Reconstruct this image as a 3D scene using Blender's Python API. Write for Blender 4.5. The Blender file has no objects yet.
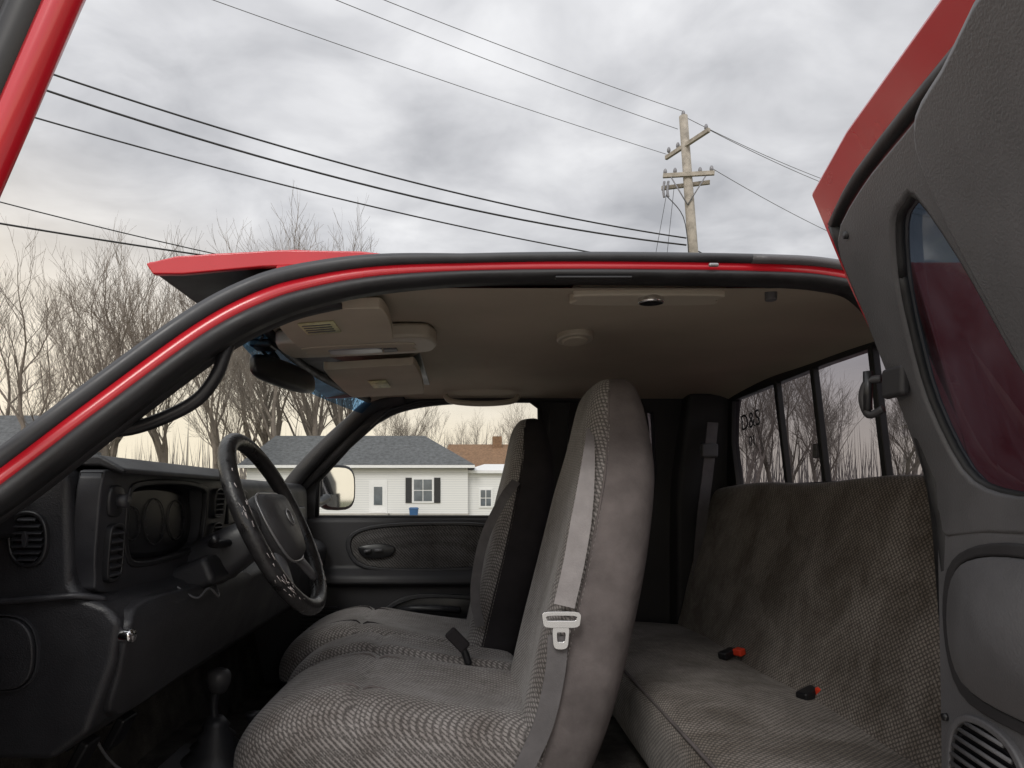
import bpy, bmesh, math, random
from mathutils import Vector, Matrix
random.seed(7)
H = 1.5
scene = bpy.context.scene
COL = scene.collection

# ------------------------------------------------------------------ materials
def newmat(name):
    m = bpy.data.materials.new(name); m.use_nodes = True
    nt = m.node_tree; b = nt.nodes["Principled BSDF"]
    return m, nt, b

def pmat(name, col, rough=.6, metal=0, var=.15, vscale=6, bump=.0, bscale=400, coat=0, spec=.5, bdist=.001, rvar=0.0, dust=0.0, wrinkle=0.0):
    m, nt, b = newmat(name)
    N, L = nt.nodes, nt.links
    tc = N.new("ShaderNodeTexCoord")
    nz = N.new("ShaderNodeTexNoise"); nz.inputs["Scale"].default_value = vscale
    nz.inputs["Detail"].default_value = 4; nz.inputs["Roughness"].default_value = .6
    L.new(tc.outputs["Object"], nz.inputs["Vector"])
    rp = N.new("ShaderNodeValToRGB")
    rp.color_ramp.elements[0].position = .3; rp.color_ramp.elements[1].position = .7
    c = Vector(col[:3])
    rp.color_ramp.elements[0].color = (*(c*(1-var)), 1)
    rp.color_ramp.elements[1].color = (*[min(1, v*(1+var)) for v in c], 1)
    if dust:
        e_ = rp.color_ramp.elements.new(.80); e_.color = (*[min(1, v*(1+var)+dust) for v in c], 1)
    L.new(nz.outputs["Fac"], rp.inputs["Fac"]); L.new(rp.outputs["Color"], b.inputs["Base Color"])
    b.inputs["Roughness"].default_value = rough; b.inputs["Metallic"].default_value = metal
    b.inputs["Specular IOR Level"].default_value = spec
    b.inputs["Coat Weight"].default_value = coat
    b.inputs["Coat Roughness"].default_value = .08
    if rvar:
        mr = N.new("ShaderNodeMapRange"); mr.inputs["To Min"].default_value = max(0.02, rough-rvar)
        mr.inputs["To Max"].default_value = min(1, rough+rvar)
        mr.inputs["From Min"].default_value = .3; mr.inputs["From Max"].default_value = .7
        L.new(nz.outputs["Fac"], mr.inputs["Value"])
        L.new(mr.outputs["Result"], b.inputs["Roughness"])
    if bump:
        n2 = N.new("ShaderNodeTexNoise"); n2.inputs["Scale"].default_value = bscale; n2.inputs["Detail"].default_value = 1
        L.new(tc.outputs["Object"], n2.inputs["Vector"])
        bp = N.new("ShaderNodeBump"); bp.inputs["Strength"].default_value = bump; bp.inputs["Distance"].default_value = bdist
        L.new(n2.outputs["Fac"], bp.inputs["Height"]); L.new(bp.outputs["Normal"], b.inputs["Normal"])
        if wrinkle:
            n4 = N.new("ShaderNodeTexNoise"); n4.inputs["Scale"].default_value = 9; n4.inputs["Detail"].default_value = 2; n4.inputs["Distortion"].default_value = .8
            L.new(tc.outputs["Object"], n4.inputs["Vector"])
            b2 = N.new("ShaderNodeBump"); b2.inputs["Strength"].default_value = 1; b2.inputs["Distance"].default_value = wrinkle
            L.new(n4.outputs["Fac"], b2.inputs["Height"]); L.new(b2.outputs["Normal"], bp.inputs["Normal"])
    return m

def tweed(name, dark, light, scale=26, stain=.5, stain_col=(1, 1, 1), sscale=5, lo=.36, hi=.62, fine_=1.0):
    m, nt, b = newmat(name); N, L = nt.nodes, nt.links
    tc = N.new("ShaderNodeTexCoord")
    outs = []
    for rot in ((.3, .5, .85), (-.4, .6, -.8)):
        mp = N.new("ShaderNodeMapping"); mp.inputs["Rotation"].default_value = rot
        L.new(tc.outputs["Object"], mp.inputs["Vector"])
        w = N.new("ShaderNodeTexWave"); w.inputs["Scale"].default_value = scale
        w.inputs["Distortion"].default_value = 1.0; w.inputs["Detail"].default_value = 1
        w.inputs["Detail Scale"].default_value = 5
        L.new(mp.outputs["Vector"], w.inputs["Vector"]); outs.append(w)
    mu = N.new("ShaderNodeMath"); mu.operation = 'MULTIPLY'
    L.new(outs[0].outputs["Fac"], mu.inputs[0]); L.new(outs[1].outputs["Fac"], mu.inputs[1])
    fine = N.new("ShaderNodeTexNoise"); fine.inputs["Scale"].default_value = 260; fine.inputs["Detail"].default_value = 2
    L.new(tc.outputs["Object"], fine.inputs["Vector"])
    add = N.new("ShaderNodeMath"); add.operation = 'MULTIPLY_ADD'
    L.new(fine.outputs["Fac"], add.inputs[0]); add.inputs[1].default_value = fine_; L.new(mu.outputs[0], add.inputs[2])
    rp = N.new("ShaderNodeValToRGB")
    rp.color_ramp.elements[0].position = .40; rp.color_ramp.elements[0].color = (*dark, 1)
    rp.color_ramp.elements[1].position = 1.0; rp.color_ramp.elements[1].color = (*light, 1)
    L.new(add.outputs[0], rp.inputs["Fac"])
    big = N.new("ShaderNodeTexNoise"); big.inputs["Scale"].default_value = sscale; big.inputs["Detail"].default_value = 6
    big.inputs["Roughness"].default_value = .68; big.inputs["Distortion"].default_value = .35
    L.new(tc.outputs["Object"], big.inputs["Vector"])
    r2 = N.new("ShaderNodeValToRGB"); r2.color_ramp.elements[0].position = lo; r2.color_ramp.elements[1].position = hi
    r2.color_ramp.elements[0].color = ((1-stain)*stain_col[0], (1-stain)*stain_col[1], (1-stain)*stain_col[2], 1); r2.color_ramp.elements[1].color = (1.0, 1.0, 1.0, 1)
    L.new(big.outputs["Fac"], r2.inputs["Fac"])
    mx = N.new("ShaderNodeMixRGB"); mx.blend_type = 'MULTIPLY'; mx.inputs[0].default_value = 1
    L.new(rp.outputs["Color"], mx.inputs[1]); L.new(r2.outputs["Color"], mx.inputs[2])
    L.new(mx.outputs[0], b.inputs["Base Color"])
    b.inputs["Roughness"].default_value = .95; b.inputs["Specular IOR Level"].default_value = .15
    b.inputs["Sheen Weight"].default_value = .15; b.inputs["Sheen Roughness"].default_value = .5
    b2 = N.new("ShaderNodeBump"); b2.inputs["Strength"].default_value = .8; b2.inputs["Distance"].default_value = .009
    L.new(big.outputs["Fac"], b2.inputs["Height"])
    bp = N.new("ShaderNodeBump"); bp.inputs["Strength"].default_value = .55; bp.inputs["Distance"].default_value = .001
    L.new(add.outputs[0], bp.inputs["Height"]); L.new(b2.outputs["Normal"], bp.inputs["Normal"]); L.new(bp.outputs["Normal"], b.inputs["Normal"])
    return m

def glassmat(name, tint, base=.03, rough=.0, blend=.12, gcol=(1, 1, 1)):
    m = bpy.data.materials.new(name); m.use_nodes = True
    nt = m.node_tree; N, L = nt.nodes, nt.links
    N.remove(N["Principled BSDF"]); out = N["Material Output"]
    tr = N.new("ShaderNodeBsdfTransparent"); tr.inputs[0].default_value = (*tint, 1)
    gl = N.new("ShaderNodeBsdfGlossy"); gl.inputs["Roughness"].default_value = rough; gl.inputs[0].default_value = (*gcol, 1)
    lw = N.new("ShaderNodeLayerWeight"); lw.inputs[0].default_value = blend
    ad = N.new("ShaderNodeMath"); ad.operation = 'ADD'; ad.inputs[1].default_value = base; ad.use_clamp = True
    L.new(lw.outputs["Fresnel"], ad.inputs[0])
    mx = N.new("ShaderNodeMixShader"); L.new(ad.outputs[0], mx.inputs[0]); L.new(tr.outputs[0], mx.inputs[1]); L.new(gl.outputs[0], mx.inputs[2])
    L.new(mx.outputs[0], out.inputs[0])
    return m

M_red = pmat("red_paint", (.50, .007, .018), .30, var=.08, vscale=3, coat=.6, rvar=.07)
M_seal = pmat("rubber_seal", (.018, .018, .020), .55, var=.35, vscale=20, bump=.3, bscale=150, rvar=.12, dust=.02)
M_strip = pmat("drip_strip", (.035, .036, .04), .42, var=.35, vscale=15, rvar=.14, dust=.03)
M_dash = pmat("dash_vinyl", (.018, .018, .021), .52, var=.3, vscale=7, bump=.6, bscale=420, bdist=.001, rvar=.1, dust=.014)
M_dash2 = pmat("dash_bezel", (.026, .026, .030), .46, var=.25, vscale=9, bump=.3, bscale=600, rvar=.12, dust=.014)
M_pad = pmat("airbag_vinyl", (.050, .049, .052), .5, var=.2, vscale=18, bump=.5, bscale=400, rvar=.1)
M_blk = pmat("black_plastic", (.012, .012, .014), .4, var=.2, vscale=10, rvar=.1)
M_gray = pmat("gray_trim", (.104, .103, .110), .5, var=.18, vscale=7, bump=.5, bscale=380, rvar=.12, dust=.035)
M_far = pmat("dark_trim", (.026, .025, .028), .6, var=.25, vscale=6, rvar=.1)
M_head = pmat("headliner_fabric", (.44, .385, .31), .95, var=.08, vscale=3, bump=.6, bscale=600, spec=.1)
M_visor = pmat("visor_vinyl", (.52, .46, .37), .85, var=.08, vscale=6, bump=.3, bscale=500, spec=.2)
M_tan = pmat("console_plastic", (.47, .42, .34), .5, var=.06, vscale=9)
M_tweed = tweed("seat_tweed", (.105, .097, .093), (.34, .315, .305), 42, .36, (1, .96, .93), 6.5, .36, .58, .9)
M_tweedb = tweed("bench_tweed", (.085, .075, .067), (.30, .265, .235), 42, .52, (1.0, .93, .84), 6.0, .38, .60, .9)
M_tweedd = tweed("door_insert_tweed", (.045, .043, .043), (.16, .153, .152), 46, .4, (1, .97, .95), 7)
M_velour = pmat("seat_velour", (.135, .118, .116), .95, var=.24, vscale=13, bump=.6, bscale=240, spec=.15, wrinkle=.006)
M_veld = pmat("seat_velour_shaded", (.030, .027, .029), .95, var=.25, vscale=7, spec=.15)  # velour copy darkened for shade on the passenger seat; buckle shares it
M_belt = pmat("belt_webbing", (.29, .27, .27), .75, var=.15, vscale=25, bump=.6, bscale=350)
M_beltd = pmat("belt_webbing_dark", (.13, .122, .125), .75, var=.15, vscale=25, bump=.6, bscale=350)
M_chrome = pmat("chrome", (.75, .75, .76), .18, metal=1, var=.05, rvar=.08)
M_silver = pmat("silver_plastic", (.34, .34, .35), .35, metal=.6, var=.1, rvar=.08)
M_carpet = pmat("carpet", (.050, .046, .043), 1, var=.5, vscale=14, bump=1, bscale=260, bdist=.004, spec=.1)
M_leather = pmat("wheel_leather", (.020, .019, .020), .36, var=.45, vscale=35, bump=.6, bscale=160, rvar=.16)
M_wear = pmat("worn_leather", (.50, .45, .44), .7, var=.4, vscale=60)
M_redbtn = pmat("red_button", (.65, .05, .02), .4, var=.05)
M_label = pmat("white_label", (.62, .60, .36), .6, var=.25, vscale=90)
M_mirror = pmat("mirror_glass", (.85, .87, .88), .04, metal=1, var=.02)
M_gauge = pmat("gauge_face", (.008, .008, .010), .25, var=.2)
M_glass = glassmat("windshield_glass", (.95, .965, .95), .02, blend=.01)
M_wglass = glassmat("side_glass", (.94, .95, .94), .02, blend=.05)
M_blue = glassmat("windshield_tint_band", (.22, .46, .78), .03, blend=.01)
M_tint1 = glassmat("tinted_rear_glass", (.36, .36, .42), .07, gcol=(.8, .8, .9), blend=.05)
M_tintd = glassmat("dark_tinted_glass", (.06, .055, .07), .08, gcol=(.7, .72, .85), blend=.08)
M_sticker = pmat("sticker", (.05, .05, .06), .6, var=.1)
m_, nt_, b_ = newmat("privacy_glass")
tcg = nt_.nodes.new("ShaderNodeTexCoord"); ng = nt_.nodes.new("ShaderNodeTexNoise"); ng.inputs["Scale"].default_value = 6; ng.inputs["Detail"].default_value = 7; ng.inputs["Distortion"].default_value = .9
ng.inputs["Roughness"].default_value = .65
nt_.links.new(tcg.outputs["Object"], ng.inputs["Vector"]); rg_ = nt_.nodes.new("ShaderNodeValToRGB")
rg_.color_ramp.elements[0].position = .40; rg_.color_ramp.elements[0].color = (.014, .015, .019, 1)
rg_.color_ramp.elements[1].position = .68; rg_.color_ramp.elements[1].color = (.085, .09, .115, 1)  # lighter bluish noise patches stand in for sky glare, put into the base colour
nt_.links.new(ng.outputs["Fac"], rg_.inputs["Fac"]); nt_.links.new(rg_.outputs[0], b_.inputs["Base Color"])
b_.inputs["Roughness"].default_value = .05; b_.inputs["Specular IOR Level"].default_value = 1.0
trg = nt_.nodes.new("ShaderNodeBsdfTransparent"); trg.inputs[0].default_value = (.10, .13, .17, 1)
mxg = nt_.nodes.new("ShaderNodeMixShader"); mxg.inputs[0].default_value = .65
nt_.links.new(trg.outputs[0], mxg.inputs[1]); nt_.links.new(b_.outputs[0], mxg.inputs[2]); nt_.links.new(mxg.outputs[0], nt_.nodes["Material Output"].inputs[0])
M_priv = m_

# ------------------------------------------------------------------ helpers
def empty(name, loc=(0, 0, H)):
    e = bpy.data.objects.new(name, None); e.location = loc; e.empty_display_size = .2
    COL.objects.link(e); return e

def mesh(name, verts, faces, mat, parent=None, smooth=True, bevel=0, sub=0, mats=None, fmat=None, seg=2, recalc=True):
    me = bpy.data.meshes.new(name); me.from_pydata([tuple(v) for v in verts], [], faces)
    for mm in (mats or [mat]): me.materials.append(mm)
    if fmat:
        for p, i in zip(me.polygons, fmat): p.material_index = i
    if recalc:
        bm = bmesh.new(); bm.from_mesh(me); bmesh.ops.recalc_face_normals(bm, faces=bm.faces); bm.to_mesh(me); bm.free()
    if smooth:
        for p in me.polygons: p.use_smooth = True
    o = bpy.data.objects.new(name, me); COL.objects.link(o)
    if parent: o.parent = parent
    if bevel:
        md = o.modifiers.new("b", 'BEVEL'); md.width = bevel; md.segments = seg; md.limit_method = 'ANGLE'; md.angle_limit = math.radians(28)
        md.harden_normals = True
    if sub:
        md = o.modifiers.new("s", 'SUBSURF'); md.levels = sub; md.render_levels = sub
    return o

def cr(pts, n=6, closed=False):
    P = [Vector(p) for p in pts]; out = []; m = len(P)
    rng = range(m) if closed else range(m-1)
    for i in rng:
        if closed: a, b, c, d = P[(i-1) % m], P[i], P[(i+1) % m], P[(i+2) % m]
        else: a, b, c, d = P[max(i-1, 0)], P[i], P[i+1], P[min(i+2, m-1)]
        for k in range(n):
            t = k/n
            out.append(.5*((2*b)+(c-a)*t+(2*a-5*b+4*c-d)*t*t+(3*b-a-3*c+d)*t**3))
    if not closed: out.append(P[-1])
    return out

def loft(name, rings, mat, parent=None, cap=True, closed=True, **kw):
    n = len(rings[0]); V = [v for r in rings for v in r]; F = []
    for i in range(len(rings)-1):
        for j in range(n if closed else n-1):
            F.append((i*n+j, i*n+(j+1) % n, (i+1)*n+(j+1) % n, (i+1)*n+j))
    if cap:
        F.append(tuple(range(n))[::-1]); F.append(tuple((len(rings)-1)*n+j for j in range(n)))
    return mesh(name, V, F, mat, parent, **kw)

def prism(name, prof, y0, y1, mat, parent=None, bevel=.006, axis='Y', **kw):
    n = len(prof)
    if axis == 'Y': V = [(p[0], y0, p[1]) for p in prof]+[(p[0], y1, p[1]) for p in prof]
    elif axis == 'X': V = [(y0, p[0], p[1]) for p in prof]+[(y1, p[0], p[1]) for p in prof]
    else: V = [(p[0], p[1], y0) for p in prof]+[(p[0], p[1], y1) for p in prof]
    F = [tuple(range(n)), tuple(range(2*n-1, n-1, -1))]+[(i, (i+1) % n, n+(i+1) % n, n+i) for i in range(n)]
    return mesh(name, V, F, mat, parent, bevel=bevel, **kw)

def box(name, c, s, mat, parent=None, bevel=.004, rot=None, seg=2):
    x, y, z = [v/2 for v in s]
    V = [Vector((a*x, b*y, d*z)) for d in (-1, 1) for a, b in ((-1, -1), (1, -1), (1, 1), (-1, 1))]
    if rot:
        R = (Matrix.Rotation(rot[2], 3, 'Z') @ Matrix.Rotation(rot[1], 3, 'Y') @ Matrix.Rotation(rot[0], 3, 'X'))
        V = [R @ v for v in V]
    V = [v+Vector(c) for v in V]
    F = [(0, 3, 2, 1), (4, 5, 6, 7), (0, 1, 5, 4), (1, 2, 6, 5), (2, 3, 7, 6), (3, 0, 4, 7)]
    return mesh(name, V, F, mat, parent, bevel=min(bevel, min(s)*.45) if bevel else 0, seg=seg, smooth=bool(bevel))

def tube(name, pts, r, mat, parent=None, seg=8, n=5, smoothpath=True, cap=True):
    P = cr(pts, n) if (smoothpath and len(pts) > 2) else [Vector(p) for p in pts]
    rings = []; ref = None
    for i, p in enumerate(P):
        t = (P[min(i+1, len(P)-1)]-P[max(i-1, 0)]).normalized()
        if ref is None:
            ref = Vector((0, 0, 1)) if abs(t.z) < .9 else Vector((1, 0, 0))
        a = (ref-ref.dot(t)*t).normalized(); ref = a; b = t.cross(a)
        rr = r(i/(len(P)-1)) if callable(r) else r
        rings.append([p+rr*(math.cos(k*2*math.pi/seg)*a+math.sin(k*2*math.pi/seg)*b) for k in range(seg)])
    return loft(name, rings, mat, parent, cap=cap)

def ribbon(name, pts, w, wdir, mat, parent=None, th=.0025):
    P = cr(pts, 6); wd = Vector(wdir).normalized(); rings = []
    for i, p in enumerate(P):
        t = (P[min(i+1, len(P)-1)]-P[max(i-1, 0)]).normalized()
        a = (wd-wd.dot(t)*t).normalized(); b = t.cross(a)
        ww = w(i/(len(P)-1)) if callable(w) else w
        rings.append([p+a*ww/2+b*th/2, p+a*ww/2-b*th/2, p-a*ww/2-b*th/2, p-a*ww/2+b*th/2])
    return loft(name, rings, mat, parent, smooth=False)

def sweep(name, path, prof, mat, parent=None, scl=None, closed=False):
    rings = []
    for i, p in enumerate(path):
        t = path[min(i+1, len(path)-1)]-path[max(i-1, 0)]
        t = Vector((t.x, 0, t.z)).normalized(); nn = Vector((-t.z, 0, t.x))
        s = scl[i] if scl else 1
        rings.append([p+nn*q[0]*s+Vector((0, q[1], 0)) for q in prof])
    return loft(name, rings, mat, parent, smooth=True)

def frame(name, outer, inner, mapf, tvec, mat, parent=None, bevel=.004, n=4, smoothloops=True):
    O = [Vector((*p, 0)) for p in outer]; I = [Vector((*p, 0)) for p in inner]
    if smoothloops: O = cr(O, n, True); I = cr(I, n, True)
    m = len(O); tv = Vector(tvec)
    A = [Vector(mapf(p.x, p.y)) for p in O]; B = [Vector(mapf(p.x, p.y)) for p in I]
    V = A+B+[v+tv for v in A]+[v+tv for v in B]; F = []
    for i in range(m):
        j = (i+1) % m
        F += [(i, j, m+j, m+i), (2*m+i, 3*m+i, 3*m+j, 2*m+j), (i, 2*m+i, 2*m+j, j), (m+i, m+j, 3*m+j, 3*m+i)]
    return mesh(name, V, F, mat, parent, bevel=bevel)

def plate(name, loop, mapf, tvec, mat, parent=None, bevel=.004, n=4, smoothloop=True, dome=0, smooth=True):
    O = [Vector((*p, 0)) for p in loop]
    if smoothloop: O = cr(O, n, True)
    m = len(O); c = sum(O, Vector())/m; tv = Vector(tvec)
    V = []; F = []
    ks = [1, .85, .55, .2]
    for k in ks:
        for p in O:
            q = c+(p-c)*k; V.append(Vector(mapf(q.x, q.y))-tv.normalized()*dome*(1-k*k))
    V.append(Vector(mapf(c.x, c.y))-tv.normalized()*dome)
    for r in range(len(ks)-1):
        for i in range(m):
            j = (i+1) % m; F.append((r*m+i, r*m+j, (r+1)*m+j, (r+1)*m+i))
    ce = len(V)-1; base = (len(ks)-1)*m
    for i in range(m): F.append((base+i, base+(i+1) % m, ce))
    b0 = len(V)
    for p in O: V.append(Vector(mapf(p.x, p.y))+tv)
    for i in range(m):
        j = (i+1) % m; F.append((i, b0+i, b0+j, j))
    F.append(tuple(range(b0, b0+m)))
    return mesh(name, V, F, mat, parent, bevel=bevel, smooth=smooth)

def pane(name, loop, mapf, mat, parent=None, smoothloop=False, n=4):
    O = [Vector((*p, 0)) for p in loop]
    if smoothloop: O = cr(O, n, True)
    m = len(O); c = sum(O, Vector())/m
    V = [mapf(p.x, p.y) for p in O]+[mapf(c.x, c.y)]
    return mesh(name, V, [(i, (i+1) % m, m) for i in range(m)], mat, parent, smooth=False)

def ell(cx, cz, a, b, n=16, p=1.0):
    out = []
    for k in range(n):
        t = 2*math.pi*k/n; c, s = math.cos(t), math.sin(t)
        out.append((cx+a*math.copysign(abs(c)**p, c), cz+b*math.copysign(abs(s)**p, s)))
    return out

# ================================================================== TRUCK
T = empty("pickup_truck")
raw = [(-.76, .92, -.10), (-.6975, .93, -.029), (-.638, .96, .027), (-.521, 1.0, .137), (-.394, 1.04, .250), (-.310, 1.06, .303), (-.239, 1.08, .332),
       (-.132, 1.09, .3525), (.0236, 1.1, .3626), (.212, 1.1, .3646), (.448, 1.1, .3614), (.568, 1.1, .3546), (.630, 1.09, .329),
       (.661, 1.05, .239), (.675, .97, .039), (.675, .94, -.1355), (.680, .93, -.355), (.684, .93, -.75)]
path = cr(raw, 6)
def sc(p):
    return 1.0 if p.x < -.3 else (1-.38*min(1, (p.x+.3)/.3))
S = [sc(p) for p in path]
sweep("door_opening_flange", path[:76], [(-.012, 0), (.009, -.004), (.009, .03), (-.012, .03)], M_red, T, S[:76])
sweep("door_opening_seal", path, [(-.034, .012), (-.032, -.004), (-.025, -.012), (-.016, -.012), (-.009, -.004), (-.009, .02), (-.03, .03), (-.034, .03)], M_seal, T, S)
sweep("drip_rail_strip", path[:68], [(.009, .002), (.013, -.009), (.024, -.012), (.033, -.006), (.035, .03), (.009, .03)], M_strip, T, S[:68])
sweep("drip_rail_end", path[60:70], [(.009, .002), (.013, -.013), (.022, -.015), (.030, -.010), (.032, .03), (.009, .03)], M_gray, T, S[60:70])
farp = [Vector((p.x, 3.70-p.y, p.z)) for p in path]
sweep("passenger_flange", farp, [(-.012, 0), (.03, .004), (.03, -.03), (-.012, -.03)], M_far, T)

def wsp(s, t):
    q = 2*s-1
    y = (1.0+.09*t)*(1-s)+(2.70-.09*t)*s
    x = -.69+.36*t-(.15-.02*t)*(1-q*q)-.015*math.sin(math.pi*t)
    return Vector((x, y, .0+.345*t+.02*(1-q*q)*t))
def grid(name, f, ns, nt_, mat, parent, t0=0, t1=1, s0=0, s1=1):
    V = []; F = []
    for j in range(nt_+1):
        for i in range(ns+1): V.append(f(s0+(s1-s0)*i/ns, t0+(t1-t0)*j/nt_))
    for j in range(nt_):
        for i in range(ns):
            a = j*(ns+1)+i; F.append((a, a+1, a+ns+2, a+ns+1))
    return mesh(name, V, F, mat, parent)
grid("windshield", wsp, 24, 10, M_glass, T, 0, .90)
grid("windshield_tint_band", wsp, 24, 3, M_blue, T, .90, 1)
tube("windshield_header", [wsp(.05+.9*s/8, 1.0)+Vector((.004, 0, .008)) for s in range(9)], .013, M_seal, T)
tube("windshield_base_seal", [wsp(s/8, 0) for s in range(9)], .014, M_seal, T)
ap = [p for p in path if p.x < -.2]
sweep("a_pillar_trim", ap, [(-.030, .03), (-.032, .06), (-.02, .075), (.0, .03)], M_far, T)
fp = [(-.735, 2.70, -.06), (-.66, 2.70, .06), (-.55, 2.67, .175), (-.44, 2.64, .27), (-.34, 2.60, .345), (-.22, 2.58, .372)]
tube("a_pillar_passenger", fp, lambda t: .034-.006*t, M_far, T, seg=10)

def hl(s, t):
    y = 1.135+(2.60-1.135)*s; q = 2*s-1
    xf = -.335-.125*(1-q*q); x = xf+(.945-xf)*t
    z = .340+.022*s+.035*(1-q**4)
    e = max(0, (t-.93)/.07); z -= .02*e*e
    e = max(0, (.06-t)/.06); z -= .012*e*e
    z += .0022*math.sin(x*9+y*4)*math.sin(y*11)
    return Vector((x, y, z))
grid("headliner", hl, 30, 40, M_head, T)
def rs(s, t):
    y = 1.12+(2.59-1.12)*s; q = 2*s-1
    xf = -.30-.14*(1-q*q); x = xf+(1.0-xf)*t
    return Vector((x, y, .372+.055*(1-abs(q)**3)+.008*math.sin(math.pi*t)))
ro = grid("roof_skin", rs, 20, 12, M_red, T)
md = ro.modifiers.new("s", 'SOLIDIFY'); md.thickness = .008
prism("exterior_visor", [(-.515, .374), (-.522, .388), (-.42, .402), (-.28, .409), (-.10, .400), (-.10, .392), (-.28, .400), (-.42, .390)], 1.15, 2.56, M_red, T, bevel=.003)
prism("visor_underside", [(-.508, .370), (-.42, .386), (-.28, .396), (-.12, .390), (-.12, .386), (-.28, .392), (-.42, .381), (-.505, .366)], 1.152, 2.558, M_blk, T, bevel=.001)
for yy in (1.138, 2.56):
    prism("visor_end_plate", [(-.520, .382), (-.47, .394), (-.30, .404), (-.17, .402), (-.08, .392), (-.20, .380), (-.33, .376), (-.46, .364), (-.508, .364)], yy, yy+.012, M_red, T, bevel=.003)

def slab(name, loop, z0, z1, mat, tilt=0.0, xref=0, bev=.008, n=4):
    O = cr([Vector((*p, 0)) for p in loop], n, True) if n > 1 else [Vector((*p, 0)) for p in loop]
    m = len(O)
    V = [(p.x, p.y, z0+tilt*(p.x-xref)) for p in O]+[(p.x, p.y, z1+tilt*(p.x-xref)) for p in O]
    F = [tuple(range(m)), tuple(range(2*m-1, m-1, -1))]+[(i, (i+1) % m, m+(i+1) % m, m+i) for i in range(m)]
    return mesh(name, V, F, mat, T, bevel=bev, seg=3)
slab("sun_visor_driver", [(-.33, 1.20), (-.30, 1.185), (-.17, 1.19), (-.14, 1.22), (-.145, 1.40), (-.17, 1.44), (-.32, 1.45), (-.345, 1.41)], .320, .340, M_visor, .06, -.2)
tube("visor_rod", [(-.34, 1.17, .325), (-.335, 1.2, .322), (-.335, 1.44, .322)], .005, M_tan, T)
slab("sun_visor_passenger", [(-.36, 1.80), (-.33, 1.775), (-.16, 1.765), (-.125, 1.80), (-.13, 2.20), (-.16, 2.25), (-.33, 2.26), (-.365, 2.22)], .332, .352, M_visor, .05, -.2)
slab("overhead_console", [(-.42, 1.56), (-.38, 1.52), (-.12, 1.50), (-.07, 1.54), (-.07, 1.63), (-.12, 1.67), (-.38, 1.69), (-.42, 1.66)], .342, .375, M_tan, .03, -.2, .012)
slab("console_trim_line", [(-.35, 1.565), (-.13, 1.55), (-.12, 1.60), (-.13, 1.63), (-.35, 1.645), (-.36, 1.60)], .339, .345, M_visor, .03, -.2, .002)
slab("console_lens", [(-.30, 1.585), (-.20, 1.578), (-.19, 1.60), (-.20, 1.62), (-.30, 1.63), (-.31, 1.605)], .336, .345, M_silver, .03, -.2, .002)
slab("console_button_row", [(-.185, 1.585), (-.155, 1.583), (-.155, 1.612), (-.185, 1.614)], .335, .345, M_gray, .03, -.2, .001, 1)
slab("visor_label", [(-.30, 1.255), (-.235, 1.25), (-.235, 1.33), (-.30, 1.335)], .3165, .319, M_label, .06, -.2, 0, 1)
for k in range(4):
    slab("visor_label_print", [(-.295, 1.265+.016*k), (-.243, 1.262+.016*k), (-.243, 1.267+.016*k), (-.295, 1.270+.016*k)], .3155, .3170, M_gray, .06, -.2, 0, 1)
slab("visor_label_2", [(-.27, 1.95), (-.22, 1.95), (-.22, 2.07), (-.27, 2.07)], .3275, .3295, M_label, .05, -.2, 0, 1)
slab("dome_lamp_base", ell(.256, 1.63, .042, .062, 12), .366, .40, M_tan, bev=.005)
slab("dome_lamp_lens", ell(.256, 1.63, .030, .046, 12), .362, .38, M_visor, bev=.005)
slab("cargo_lamp_base", [(.20, 1.17), (.42, 1.17), (.43, 1.20), (.42, 1.23), (.20, 1.23), (.19, 1.20)], .338, .36, M_tan, bev=.006)
slab("cargo_lamp_bezel", ell(.315, 1.185, .022, .018, 10), .329, .345, M_chrome, bev=.003)
slab("coat_hook_base", ell(.52, 1.19, .010, .010, 8), .335, .36, M_gray, bev=.003)
tube("grab_handle_passenger", [(-.07, 2.50, .365), (-.05, 2.49, .345), (.02, 2.48, .335), (.10, 2.48, .335), (.17, 2.49, .345), (.19, 2.50, .365)], .010, M_tan, T)
tube("grab_handle_driver", [(-.365, 1.10, .255), (-.372, 1.085, .225), (-.383, 1.08, .190), (-.41, 1.075, .152), (-.455, 1.07, .125), (-.51, 1.065, .105), (-.56, 1.05, .10)], .0100, M_blk, T)
box("rail_clip", (.385, 1.084, .361), (.016, .006, .006), M_silver, T, .003)
box("rail_bracket", (.20, 1.09, .343), (.12, .01, .004), M_blk, T, .002)

# passenger side wall and door
def fm(x, z):
    y = 2.75 if z < 0 else 2.75-.17*(z/.38)**1.2
    return (x, y-.01, z)
wo = [(-.74, -.12), (-.70, .05), (-.55, .20), (-.37, .35), (-.19, .395), (.0, .40), (.28, .40), (.37, .36), (.385, .10), (.385, -.12)]
wi = [(-.58, -.075), (-.57, .065), (-.44, .195), (-.28, .325), (-.17, .356), (0, .362), (.235, .362), (.275, .335), (.292, .10), (.296, -.075)]
frame("passenger_door_frame", wo, wi, fm, (0, .05, 0), M_far, T, n=3, smoothloops=False)
tube("passenger_window_seal", [fm(*p) for p in wi]+[fm(*wi[0])], .008, M_seal, T, smoothpath=False)
pane("passenger_window_glass", wi, lambda x, z: (fm(x, z)[0], fm(x, z)[1]+.03, z), M_wglass, T)
prism("passenger_door_panel", [(2.72, -.085), (2.745, -.07), (2.80, -.08), (2.80, -.80), (2.74, -.80), (2.70, -.34), (2.66, -.33), (2.665, -.30), (2.71, -.27)], -.96, .385, M_far, T, axis='X', bevel=.012)
ym = lambda yy: (lambda x, z: (x, yy, z))
INS = [(-.44, -.17), (-.36, -.12), (-.1, -.105), (.10, -.12), (.13, -.20), (.08, -.255), (-.1, -.27), (-.38, -.26)]
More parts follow.
